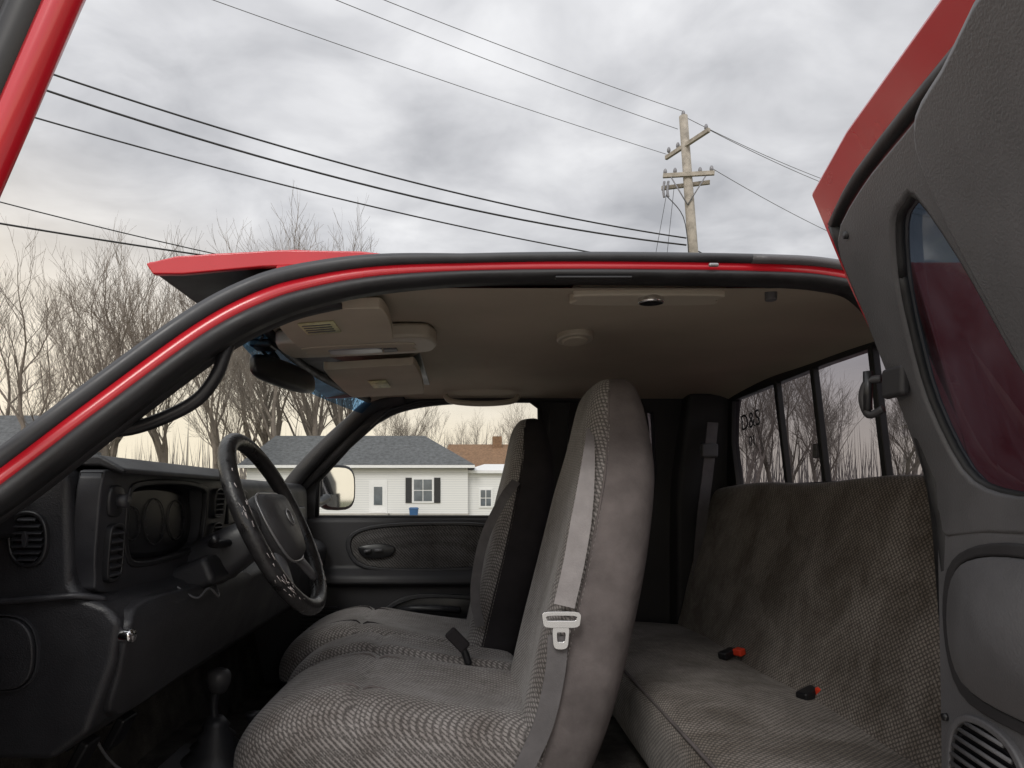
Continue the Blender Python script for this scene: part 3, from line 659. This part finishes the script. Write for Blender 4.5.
# ------------------------------------------------------------------ open rear door (hinged at rear)
RD = empty("rear_door")
def rx(y, z):
    zz = max(z, 0)
    return .642-.36*zz-(.96-y)*.18
def rdm(off=0):
    return lambda y, z: (rx(y, z)+off, y, z)
out_ = [(1.00, .435), (.85, .447), (.60, .445), (.42, .43), (.38, .35), (.36, .10), (.36, -.10), (.36, -.85), (.60, -.86), (.925, -.86), (.925, -.40), (.925, -.10), (.945, .10), (.985, .30)]
inn_ = [(.955, .385), (.84, .398), (.62, .400), (.46, .39), (.43, .33), (.42, .10), (.42, -.10), (.42, -.78), (.60, -.80), (.90, -.80), (.90, -.40), (.90, -.10), (.915, .10), (.945, .28)]
frame("outer_shell_edge", out_, inn_, rdm(0), (.05, 0, 0), M_red, RD, smoothloops=False, bevel=.006)
sl = [(.948, .372), (.84, .388), (.62, .390), (.48, .38), (.44, .32), (.43, .1), (.43, -.1), (.43, -.77), (.6, -.79), (.905, -.79), (.905, -.4), (.905, -.1), (.918, .1), (.940, .28)]
tube("door_seal", [rdm(-.004)(*p) for p in sl]+[rdm(-.004)(*sl[0])], .010, M_seal, RD, n=3)
to = [(.942, .345), (.84, .370), (.72, .374), (.60, .374), (.46, .36), (.45, .10), (.45, -.03), (.60, -.035), (.80, -.04), (.925, -.04), (.932, .10), (.942, .26)]
ti = [(.828, .262), (.795, .312), (.765, .322), (.738, .318), (.704, .24), (.677, .143), (.645, .035), (.69, .004), (.78, .006), (.838, .035), (.860, .12), (.848, .20)]
frame("window_trim", to, ti, rdm(-.016), (.024, 0, 0), M_gray, RD, n=3, bevel=.006)
tg = [(.762+(y-.762)*1.06, .165+(z-.165)*1.05) for y, z in ti]
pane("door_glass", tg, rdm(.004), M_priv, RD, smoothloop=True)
tube("glass_seal", [rdm(-.006)(*p) for p in ti]+[rdm(-.006)(*ti[0])], .005, M_seal, RD, n=3)
plate("lower_trim", [(.925, -.03), (.80, -.035), (.60, -.03), (.45, -.03), (.44, -.3), (.44, -.78), (.6, -.79), (.90, -.79), (.912, -.6), (.915, -.3)], rdm(-.014), (.03, 0, 0), M_gray, RD, smoothloop=False, bevel=.008)
plate("front_stile_cover", [(.668, .352), (.60, .370), (.48, .375), (.44, .2), (.46, .03), (.58, .02), (.622, .08), (.650, .18), (.672, .28)], rdm(-.040), (.05, 0, 0), M_gray, RD, bevel=.010)
ARM = [(.875, -.10), (.82, -.07), (.70, -.065), (.62, -.09), (.60, -.16), (.64, -.22), (.75, -.235), (.85, -.225), (.885, -.17)]
plate("armrest_bulge", ARM, rdm(-.020), (.03, 0, 0), M_gray, RD, bevel=.006, dome=.028)
frame("armrest_recess_line", [(.890, -.09), (.82, -.055), (.70, -.05), (.60, -.08), (.585, -.16), (.63, -.235), (.75, -.25), (.86, -.24), (.90, -.17)], ARM, rdm(-.018), (.02, 0, 0), M_far, RD)
frame("speaker_rim", ell(.80, -.33, .085, .075, 16, .8), ell(.80, -.33, .075, .066, 16, .8), rdm(-.022), (.02, 0, 0), M_gray, RD, bevel=.003)
plate("speaker_back", ell(.80, -.33, .077, .068, 16, .8), rdm(-.016), (.003, 0, 0), M_gauge, RD, bevel=0)
for i in range(11):
    z = -.33-.06+.012*i; hw = .073*math.sqrt(max(.05, 1-((z+.33)/.07)**2))
    V0 = Vector((rx(.80-hw, z)-.020, .80-hw, z)); V1 = Vector((rx(.80+hw, z)-.020, .80+hw, z))
    tube("speaker_slat", [V0, V1], .0028, M_gray, RD, seg=6, smoothpath=False)
for (yy, zz) in ((.905, .34), (.60, .36), (.895, .0), (.895, -.28)):
    tube("trim_screw", [rdm(-.019)(yy, zz), rdm(-.014)(yy, zz)], .005, M_blk, RD, seg=12, smoothpath=False)
hx = rx(.92, .15)
box("bracket_plate", (hx-.024, .905, .150), (.014, .046, .040), M_far, RD, .006)
tube("bracket_hook", [(hx-.028, .93, .158), (hx-.040, .94, .156), (hx-.044, .945, .135), (hx-.038, .94, .112), (hx-.028, .925, .118)], .0055, M_far, RD)
tube("bracket_pin", [(hx-.040, .94, .170), (hx-.040, .94, .118)], .006, M_blk, RD, smoothpath=False)

# ------------------------------------------------------------------ open front door
FD = empty("front_door")
fdl = [(-.33, .30, -.80), (-.30, .30, -.40), (-.27, .30, -.03), (-.20, .30, .13), (-.164, .30, .213), (-.128, .30, .295), (-.13, .32, .36), (-.20, .38, .385), (-.35, .52, .375), (-.55, .75, .265), (-.74, .93, .04), (-.76, .95, -.10)]
P = cr(fdl, 5)
tube("frame_edge", [p+Vector((-.008, .0, 0)) for p in P], .0068, M_red, FD, seg=10, smoothpath=False)
tube("frame_seal", [p+Vector((-.0235, .004, -.003)) for p in P], .0105, M_blk, FD, seg=10, smoothpath=False)
tube("frame_trim", [p+Vector((-.050, .02, -.008)) for p in P], .018, M_far, FD, seg=10, smoothpath=False)
def fdp(s, t):
    a_ = Vector((-.27, .30, -.03)).lerp(Vector((-.33, .30, -.80)), t); b_ = Vector((-.74, .93, .0)).lerp(Vector((-.76, .95, -.80)), t)
    return a_.lerp(b_, s)+Vector((-.05, -.02, 0))
fo = grid("lower_shell", fdp, 6, 6, M_red, FD); md = fo.modifiers.new("s", 'SOLIDIFY'); md.thickness = .06
fo = grid("inner_panel", lambda s, t: fdp(s, t)+Vector((.05, .03, 0)), 6, 6, M_far, FD, .02, .98, .03, .97); md = fo.modifiers.new("s", 'SOLIDIFY'); md.thickness = .02

def sticker(body, size, loc):
    tcu = bpy.data.curves.new("window_sticker_text", 'FONT'); tcu.body = body; tcu.size = size; tcu.extrude = .0005; tcu.align_x = 'CENTER'
    to_ = bpy.data.objects.new("window_sticker_tmp", tcu); COL.objects.link(to_)
    dg = bpy.context.evaluated_depsgraph_get(); tm = bpy.data.meshes.new_from_object(to_.evaluated_get(dg))
    bpy.data.objects.remove(to_)
    st = bpy.data.objects.new("window_sticker", tm); COL.objects.link(st); tm.materials.clear(); tm.materials.append(M_sticker)
    st.parent = T; st.matrix_local = Matrix.Translation(loc) @ Matrix(((0, -.115, -1, 0), (-1, 0, 0, 0), (0, 1, 0, 0), (0, 0, 0, 1)))
sticker("D&S", .075, (.955, 2.34, .235))
sticker("01", .05, (.962, 2.34, .175))

# ================================================================== SETTING (world coords)
m, nt, b = newmat("ground_mix"); N, L = nt.nodes, nt.links
tc = N.new("ShaderNodeTexCoord"); n1_ = N.new("ShaderNodeTexNoise"); n1_.inputs["Scale"].default_value = .35; n1_.inputs["Detail"].default_value = 6
L.new(tc.outputs["Object"], n1_.inputs["Vector"]); rp = N.new("ShaderNodeValToRGB")
rp.color_ramp.elements[0].color = (.07, .085, .035, 1); rp.color_ramp.elements[1].color = (.16, .145, .08, 1); rp.color_ramp.elements[0].position = .35; rp.color_ramp.elements[1].position = .65
L.new(n1_.outputs["Fac"], rp.inputs["Fac"]); L.new(rp.outputs["Color"], b.inputs["Base Color"]); b.inputs["Roughness"].default_value = 1
M_ground = m
M_conc = pmat("driveway_concrete", (.40, .38, .35), .9, var=.15, vscale=2)
M_asph = pmat("asphalt", (.055, .055, .057), .9, var=.2, vscale=3)
mesh("ground", [(-400, -400, 0), (400, -400, 0), (400, 400, 0), (-400, 400, 0)], [(0, 1, 2, 3)], M_ground)
mesh("driveway", [(-9, -14, .004), (9, -14, .004), (9, 14, .004), (-9, 14, .004)], [(0, 1, 2, 3)], M_conc)
mesh("road", [(-200, 30, .008), (200, 30, .008), (200, 38, .008), (-200, 38, .008)], [(0, 1, 2, 3)], M_asph)

M_sid, nts, bs = newmat("white_siding")
tcs = nts.nodes.new("ShaderNodeTexCoord"); ws = nts.nodes.new("ShaderNodeTexWave"); ws.bands_direction = 'Z'; ws.wave_profile = 'SAW'; ws.inputs["Scale"].default_value = 1.9
nts.links.new(tcs.outputs["Object"], ws.inputs["Vector"]); rps = nts.nodes.new("ShaderNodeValToRGB")
rps.color_ramp.elements[0].color = (.52, .53, .55, 1); rps.color_ramp.elements[1].color = (.74, .74, .73, 1); rps.color_ramp.elements[1].position = .3
nts.links.new(ws.outputs["Fac"], rps.inputs["Fac"]); nts.links.new(rps.outputs["Color"], bs.inputs["Base Color"]); bs.inputs["Roughness"].default_value = .6
M_shing = pmat("gray_shingles", (.10, .105, .11), .9, var=.35, vscale=4, bump=.8, bscale=12, bdist=.03)
M_brown = pmat("brown_shingles", (.22, .13, .075), .9, var=.35, vscale=4, bump=.8, bscale=12, bdist=.03)
M_win = pmat("window_pane", (.10, .12, .14), .1, var=.3, vscale=2)
M_white = pmat("white_trim", (.76, .76, .76), .5, var=.04)
M_blackw = pmat("black_shutter", (.02, .02, .022), .6)
M_bluebin = pmat("blue_plastic", (.03, .10, .24), .5)
def bx_(name, lo, hi, mat, par):
    return box(name, [(a+b)/2 for a, b in zip(lo, hi)], [b-a for a, b in zip(lo, hi)], mat, par, bevel=0)
def hip(name, x0, x1, y0, y1, z0, z1, ov, mat, par, inset0, inset1):
    x0 -= ov; x1 += ov; y0 -= ov; y1 += ov; ymid = (y0+y1)/2
    V = [(x0, y0, z0), (x1, y0, z0), (x1, y1, z0), (x0, y1, z0), (x0+inset0, ymid, z1), (x1-inset1, ymid, z1), (x0, y0, z0-.2), (x1, y0, z0-.2), (x1, y1, z0-.2), (x0, y1, z0-.2)]
    F = [(0, 1, 5, 4), (1, 2, 5), (2, 3, 4, 5), (3, 0, 4), (6, 7, 1, 0), (7, 8, 2, 1), (8, 9, 3, 2), (9, 6, 0, 3), (9, 8, 7, 6)]
    mesh(name+"_fascia", [(x0, y0-.02, z0-.22), (x1, y0-.02, z0-.22), (x1, y0-.02, z0-.02), (x0, y0-.02, z0-.02)], [(0, 1, 2, 3)], M_white, par, smooth=False)
    return mesh(name, V, F, mat, par, smooth=False)
def hwin(par, x, y, z, w, h, shut=True):
    bx_("window_frame", (x-w/2-.1, y-.07, z-h/2-.1), (x+w/2+.1, y+.02, z+h/2+.1), M_white, par)
    for sx_ in (-1, 1):
        for sz_ in (-1, 1):
            bx_("window_pane", (x+sx_*w/4-w/4+.03, y-.09, z+sz_*h/4-h/4+.03), (x+sx_*w/4+w/4-.03, y-.05, z+sz_*h/4+h/4-.03), M_win, par)
    if shut:
        for s_ in (-1, 1): bx_("shutter", (x+s_*(w/2+.35)-.22, y-.06, z-h/2-.1), (x+s_*(w/2+.35)+.22, y+.02, z+h/2+.1), M_blackw, par)
e = empty("white_house", (0, 0, 0))
bx_("walls", (-15.6, 50, 0), (.2, 58, 3.75), M_sid, e)
hip("roof", -15.6, .2, 50, 58, 3.85, 6.3, .5, M_shing, e, 1.5, 3.8)
bx_("annex_walls", (.2, 50.6, 0), (9.5, 57, 3.45), M_sid, e)
hip("annex_roof", .3, 9.5, 50.6, 57, 3.5, 4.1, .3, M_white, e, 1.5, 1.5)
hwin(e, -3.0, 50, 2.05, 1.35, 1.6); hwin(e, 1.5, 50.6, 1.5, .8, 1.2, False); hwin(e, -10.5, 50, 2.0, 1.6, 1.4); hwin(e, 6, 50.6, 1.7, 1.4, 1.2, False)
bx_("front_door", (-6.7, 49.93, .45), (-5.7, 50.02, 2.6), M_white, e)
bx_("door_pane", (-6.5, 49.90, 1.0), (-5.9, 49.95, 2.3), M_win, e)
bx_("door_frame", (-6.85, 49.95, .4), (-5.55, 50.015, 2.75), M_white, e)
bx_("step", (-7.0, 48.9, 0), (-5.4, 49.9, .42), M_conc, e)
bx_("foundation", (-15.7, 49.95, 0), (.3, 58.05, .4), M_conc, e)
e = empty("brown_roof_house", (0, 0, 0))
bx_("walls", (-2, 72, 0), (16, 82, 4.6), M_sid, e); hip("roof", -2, 16, 72, 82, 4.6, 7.4, .6, M_brown, e, .8, 4)
bx_("chimney", (3, 76, 6), (4, 77, 8.2), M_brown, e)
e = empty("gray_roof_house", (0, 0, 0))
bx_("walls", (-34, 40, 0), (-24.6, 49, 3.6), M_sid, e); hip("roof", -34, -24.6, 40, 49, 3.7, 6.75, .5, M_shing, e, 3, 3); hwin(e, -27, 40, 2, 1.4, 1.3)
e = empty("recycling_bin", (0, 0, 0))
rg = [[(-3.55+k*a_, 48.6+k*b_, z) for a_, b_ in ((-.3, -.35), (.3, -.35), (.3, .35), (-.3, .35))] for z, k in ((0, .8), (.72, 1), (.74, 1.08), (.80, 1.05), (.85, .8))]
loft("bin_body", rg, M_bluebin, e, smooth=False)

# ------------------------------------------------------------------ trees
M_bark = pmat("tree_bark", (.185, .155, .13), .95, var=.3, vscale=1.5)
def build_tree(name, seed, h=20, levels=5):
    rnd = random.Random(seed); V = []; F = []
    def segm(p, q, r0, r1, ns):
        t = (q-p).normalized(); a = t.orthogonal().normalized(); b2 = t.cross(a); i0 = len(V)
        for (c_, r) in ((p, r0), (q, r1)):
            for k in range(ns):
                an = 2*math.pi*k/ns; V.append(c_+r*(math.cos(an)*a+math.sin(an)*b2))
        for k in range(ns): F.append((i0+k, i0+(k+1) % ns, i0+ns+(k+1) % ns, i0+ns+k))
    def grow(p, d, ln, r, lev):
        nseg = 4 if lev < 3 else 3; cd = d.copy(); rr = r; cp_ = p
        for i in range(nseg):
            cd = (cd+Vector((rnd.gauss(0, .11), rnd.gauss(0, .11), rnd.gauss(.07, .07)))).normalized()
            np_ = cp_+cd*ln/nseg; r2 = rr*(.86 if lev else .90); segm(cp_, np_, rr, r2, 7 if lev < 2 else (4 if lev < 4 else 3))
            cp_ = np_; rr = r2
            if lev < levels and (i >= 1 or lev > 0):
                for _ in range(1 if lev < 2 else (2 if rnd.random() < .4 else 1)):
                    if rnd.random() < .78:
                        ax = Vector((rnd.gauss(0, 1), rnd.gauss(0, 1), rnd.gauss(0, .4))); ax = (ax-ax.dot(cd)*cd).normalized()
                        an = math.radians(rnd.uniform(20, 46)); nd = (cd*math.cos(an)+ax*math.sin(an)); nd.z += .18; nd.normalize()
                        grow(cp_, nd, ln*rnd.uniform(.5, .78), max(.010, rr*rnd.uniform(.42, .60)), lev+1)
        if lev < levels:
            grow(cp_, (cd+Vector((rnd.gauss(0, .16), rnd.gauss(0, .16), .12))).normalized(), ln*.74, rr*.82, lev+1)
    grow(Vector((0, 0, -.1)), Vector((0, 0, 1)), h*.30, h*.014, 0)
    me = bpy.data.meshes.new(name); me.from_pydata([tuple(v) for v in V], [], F); me.materials.append(M_bark)
    return me, max(v.z for v in V), len(F)
variants = [build_tree("bare_tree_mesh_%d" % i, 11+i*7) for i in range(6)]
tlist = [
 (-31, 46, 21), (-27, 43, 18), (-36, 52, 24), (-29.5, 55, 22), (-24.5, 47, 19.5), (-22, 52, 20), (-20.5, 60, 24), (-17.2, 48.5, 16), (-25.5, 62, 24), (-33, 64, 26),
 (-17, 62, 27), (-14.5, 66, 28.5), (-12.5, 63, 27), (-18.6, 68, 29), (-10, 68, 28), (-22.5, 72, 27), (-39, 60, 22), (-15.5, 58, 25), (-12, 70, 29), (-13.5, 60, 25.5), (-9, 62, 24),
 (-7, 76, 13.5), (-3.5, 80, 13), (0.5, 90, 14), (4, 86, 14), (8, 92, 15), (-5, 92, 15), (11, 84, 13), (-8.5, 84, 15),
 (19, 46, 12), (22, 50, 14), (25, 48, 12), (28, 52, 14), (31, 50, 13), (17, 52, 13), (35, 55, 15), (24, 60, 16), (29, 62, 17), (38, 60, 16), (20, 64, 16), (33, 66, 17), (33, 50, 14), (30, 47, 13)]
for i, (x, y, h) in enumerate(tlist):
    me, zs, nf = variants[i % 6]
    o = bpy.data.objects.new("bare_tree", me); COL.objects.link(o); s = h/zs
    o.location = (x, y, 0); o.scale = (s*.95, s*.95, s); o.rotation_euler = (0, 0, random.uniform(0, 6.28))
Vh = []; Fh = []
rnd = random.Random(5)
for k in range(2600):
    x = rnd.uniform(-130, 130); y = rnd.uniform(105, 130); h = rnd.uniform(7, 13.5)+2*math.sin(x*.13); i0 = len(Vh); lx = rnd.gauss(0, 1.2)
    w = rnd.uniform(.05, .16)
    Vh += [(x-w, y, 0), (x+w, y, 0), (x+lx, y+rnd.gauss(0, .5), h)]; Fh.append((i0, i0+1, i0+2))
mesh("distant_treeline", Vh, Fh, pmat("distant_branches", (.18, .16, .145), 1, var=.2, vscale=.3), smooth=False, recalc=False)

# ------------------------------------------------------------------ utility pole and wires
M_wood = pmat("weathered_wood", (.31, .28, .24), .9, var=.3, vscale=5, bump=.6, bscale=20, bdist=.01)
M_wire = pmat("wire_black", (.02, .02, .022), .6)
M_wireg = pmat("wire_aluminium", (.12, .12, .125), .5)
M_ins = pmat("insulator", (.20, .20, .22), .4)
UP = empty("utility_pole", (0, 0, 0))
tube("pole", [(7.85, 22, -.1), (7.17, 22, 7.7+H), (6.86, 22, 12.0+H)], lambda t: .18-.05*t, M_wood, UP, seg=14, smoothpath=False)
def rod(n, a, b, r, m): return tube(n, [a, b], r, m, UP, smoothpath=False, seg=8)
def beam(n, a, b, w, h, m):
    a = Vector(a); b = Vector(b); d = (b-a); c = (a+b)/2
    return box(n, c, (d.length, w, h), m, UP, .01, rot=(0, -math.asin(d.z/d.length), math.atan2(d.y, d.x)))
z1_ = 11.05+H; z2_ = 10.05+H
beam("crossarm_upper", (6.50, 22.65, z1_-.05), (7.36, 21.1, z1_+.05), .10, .13, M_wood)
beam("crossarm_lower", (6.25, 22.1, z2_+.12), (7.70, 21.6, z2_-.02), .10, .13, M_wood)
beam("crossarm_back", (6.30, 22.45, z2_-.12), (7.68, 21.95, z2_-.15), .10, .12, M_wood)
rod("brace", (6.95, 21.85, z2_-.9), (7.5, 21.66, z2_), .02, M_ins); rod("brace", (6.95, 21.85, z2_-.9), (6.45, 22.0, z2_+.08), .02, M_ins)
for p in ((6.55, 22.5, z1_), (6.75, 22.2, z1_), (7.30, 21.2, z1_+.05), (6.32, 22.1, z2_+.12), (6.60, 22.0, z2_+.1), (7.3, 21.74, z2_), (7.62, 21.64, z2_), (6.86, 22, 12.0+H-.05)):
    tube("insulator", [(p[0], p[1], p[2]+.05), (p[0], p[1], p[2]+.12), (p[0], p[1], p[2]+.22)], lambda t: .025+.035*math.sin(t*3.1), M_ins, UP, seg=10)
for p in ((6.30, 22.12, z2_-.05), (6.42, 22.10, z2_-.05)):
    tube("cutout", [(p[0], p[1], p[2]), (p[0]-.03, p[1], p[2]-.3), (p[0], p[1], p[2]-.5)], .04, M_ins, UP, seg=8)
tube("drop_lead", [(6.35, 22.1, z2_-.5), (6.8, 21.8, z2_-1.3), (6.98, 21.8, z2_-2.5)], .014, M_wire, UP)
PW = empty("power_lines", (0, 0, 0))
def wire(a, b, sag, r, nm_="power_line", mat=None):
    a = Vector(a); b = Vector(b); pts_ = []
    for i in range(25):
        t = i/24; p = a.lerp(b, t); p.z -= sag*4*t*(1-t); pts_.append(p)
    tube(nm_, pts_, r, mat or M_wire, PW, seg=6, smoothpath=False)
wire((-11.25, 15, 11.42), (6.95, 22, 9.67), .50, .024)
wire((-11.25, 15, 11.02), (6.95, 22, 9.45), .58, .027)
wire((-11.25, 15, 10.25), (7.10, 22, 8.70), .36, .020)
wire((-11.6, 15.5, 8.40), (6.2, 27, 8.6), .55, .015)
wire((-11.6, 15.5, 7.80), (-2.5, 24, 9.0), .10, .024)
wire((-8.6, 14, 12.75), (6.5, 22.6, 12.6), .10, .009, mat=M_wireg)
wire((-7.2, 13, 12.75), (6.75, 22.2, 13.2), .15, .009, mat=M_wireg)
wire((-6.7, 13, 12.9), (6.86, 22, 13.65), .15, .009, mat=M_wireg)
wire((6.86, 22, 13.5), (24, 34, 15.2), .5, .010, mat=M_wireg)
wire((7.30, 21.2, 12.7), (24.5, 34, 14.8), .5, .010, mat=M_wireg)
wire((7.62, 21.64, 11.7), (26, 36, 12.7), .55, .010, mat=M_wireg)
wire((7.05, 22, 9.4), (25, 36, 8.6), .3, .018)
wire((6.4, 22.1, 11.3), (5.9, 23, 7.5), 0, .008, "guy_wire")
wire((6.6, 22.1, 11.3), (6.3, 22.5, 7.5), 0, .008, "guy_wire")

# ================================================================== world, sun, camera
w = bpy.data.worlds.new("World"); scene.world = w; w.use_nodes = True
nt = w.node_tree; N, L = nt.nodes, nt.links
bg = N["Background"]
SUN_EL = math.radians(42)
sk = N.new("ShaderNodeTexSky"); sk.sky_type = 'NISHITA'; sk.sun_disc = False; sk.sun_elevation = SUN_EL
tc = N.new("ShaderNodeTexCoord"); sp = N.new("ShaderNodeSeparateXYZ"); L.new(tc.outputs["Generated"], sp.inputs[0])
def math_(op, a, b=None, c=None, clamp=False):
    n = N.new("ShaderNodeMath"); n.operation = op; n.use_clamp = clamp
    for i, v in enumerate((a, b, c)):
        if v is None: continue
        if isinstance(v, (int, float)): n.inputs[i].default_value = v
        else: L.new(v, n.inputs[i])
    return n.outputs[0]
zc = math_('MAXIMUM', sp.outputs[2], 0.0); den = math_('ADD', zc, .20)
cb = N.new("ShaderNodeCombineXYZ"); L.new(math_('DIVIDE', sp.outputs[0], den), cb.inputs[0]); L.new(math_('MULTIPLY', math_('DIVIDE', sp.outputs[1], den), 1.2), cb.inputs[1])
na = N.new("ShaderNodeTexNoise"); na.inputs["Scale"].default_value = 1.0; na.inputs["Detail"].default_value = 5; na.inputs["Roughness"].default_value = .5; na.inputs["Distortion"].default_value = .4
nb = N.new("ShaderNodeTexNoise"); nb.inputs["Scale"].default_value = 3.4; nb.inputs["Detail"].default_value = 5; nb.inputs["Roughness"].default_value = .52; nb.inputs["Distortion"].default_value = .35
L.new(cb.outputs[0], na.inputs["Vector"]); L.new(cb.outputs[0], nb.inputs["Vector"])
cl = math_('ADD', math_('MULTIPLY', na.outputs["Fac"], .5), math_('MULTIPLY', nb.outputs["Fac"], .5))
rp = N.new("ShaderNodeValToRGB"); cr_ = rp.color_ramp
cr_.elements[0].position = .36; cr_.elements[0].color = (.40, .405, .425, 1)
cr_.elements[1].position = .64; cr_.elements[1].color = (.84, .84, .85, 1)
el_ = cr_.elements.new(.49); el_.color = (.60, .602, .62, 1)
L.new(cl, rp.inputs["Fac"])
lft = math_('MULTIPLY_ADD', math_('MAXIMUM', math_('MULTIPLY', sp.outputs[0], -1.0), 0.0), .36, .29)
hz = N.new("ShaderNodeMapRange"); hz.interpolation_type = 'SMOOTHSTEP'
hz.inputs["From Min"].default_value = 1.0; hz.inputs["From Max"].default_value = 0.12; hz.inputs["To Min"].default_value = 0; hz.inputs["To Max"].default_value = .94
L.new(math_('DIVIDE', sp.outputs[2], lft), hz.inputs["Value"])
mxh = N.new("ShaderNodeMixRGB"); L.new(hz.outputs[0], mxh.inputs[0]); L.new(rp.outputs[0], mxh.inputs[1]); mxh.inputs[2].default_value = (1.08, .94, .73, 1)
sk_s = N.new("ShaderNodeMixRGB"); sk_s.blend_type = 'MULTIPLY'; sk_s.inputs[0].default_value = 1; L.new(sk.outputs[0], sk_s.inputs[1]); sk_s.inputs[2].default_value = (.1, .1, .1, 1)
mxs = N.new("ShaderNodeMixRGB"); mxs.inputs[0].default_value = .05; L.new(mxh.outputs[0], mxs.inputs[1]); L.new(sk_s.outputs[0], mxs.inputs[2])
gn = math_('MULTIPLY_ADD', math_('MULTIPLY', zc, zc), .8, 1.0)
gs = math_('MULTIPLY_ADD', math_('MAXIMUM', math_('MULTIPLY', sp.outputs[1], -1.0), 0.0), .8, 1.0)
L.new(mxs.outputs[0], bg.inputs[0]); L.new(math_('MULTIPLY', gn, gs), bg.inputs[1])

sd = bpy.data.lights.new("sun", 'SUN'); sd.energy = 1.3; sd.angle = math.radians(20); sd.color = (1, .96, .9)
so = bpy.data.objects.new("sun", sd); COL.objects.link(so)
sv = Vector((-.35, -.95, .0)).normalized()*math.cos(SUN_EL)+Vector((0, 0, math.sin(SUN_EL)))
so.rotation_euler = sv.to_track_quat('Z', 'Y').to_euler(); so.location = (0, -10, 12)
sk.sun_rotation = math.atan2(sv.x, sv.y)

cd = bpy.data.cameras.new("camera"); co = bpy.data.objects.new("camera", cd); COL.objects.link(co)
co.location = (0, 0, H); co.rotation_euler = (math.radians(90), 0, 0)
cd.lens = 36*700/1024; cd.shift_x = 47/1024; cd.shift_y = 114/1024; cd.clip_start = .02; cd.clip_end = 2000
scene.camera = co
scene.view_settings.view_transform = 'Standard'; scene.view_settings.look = 'None'; scene.view_settings.exposure = 0
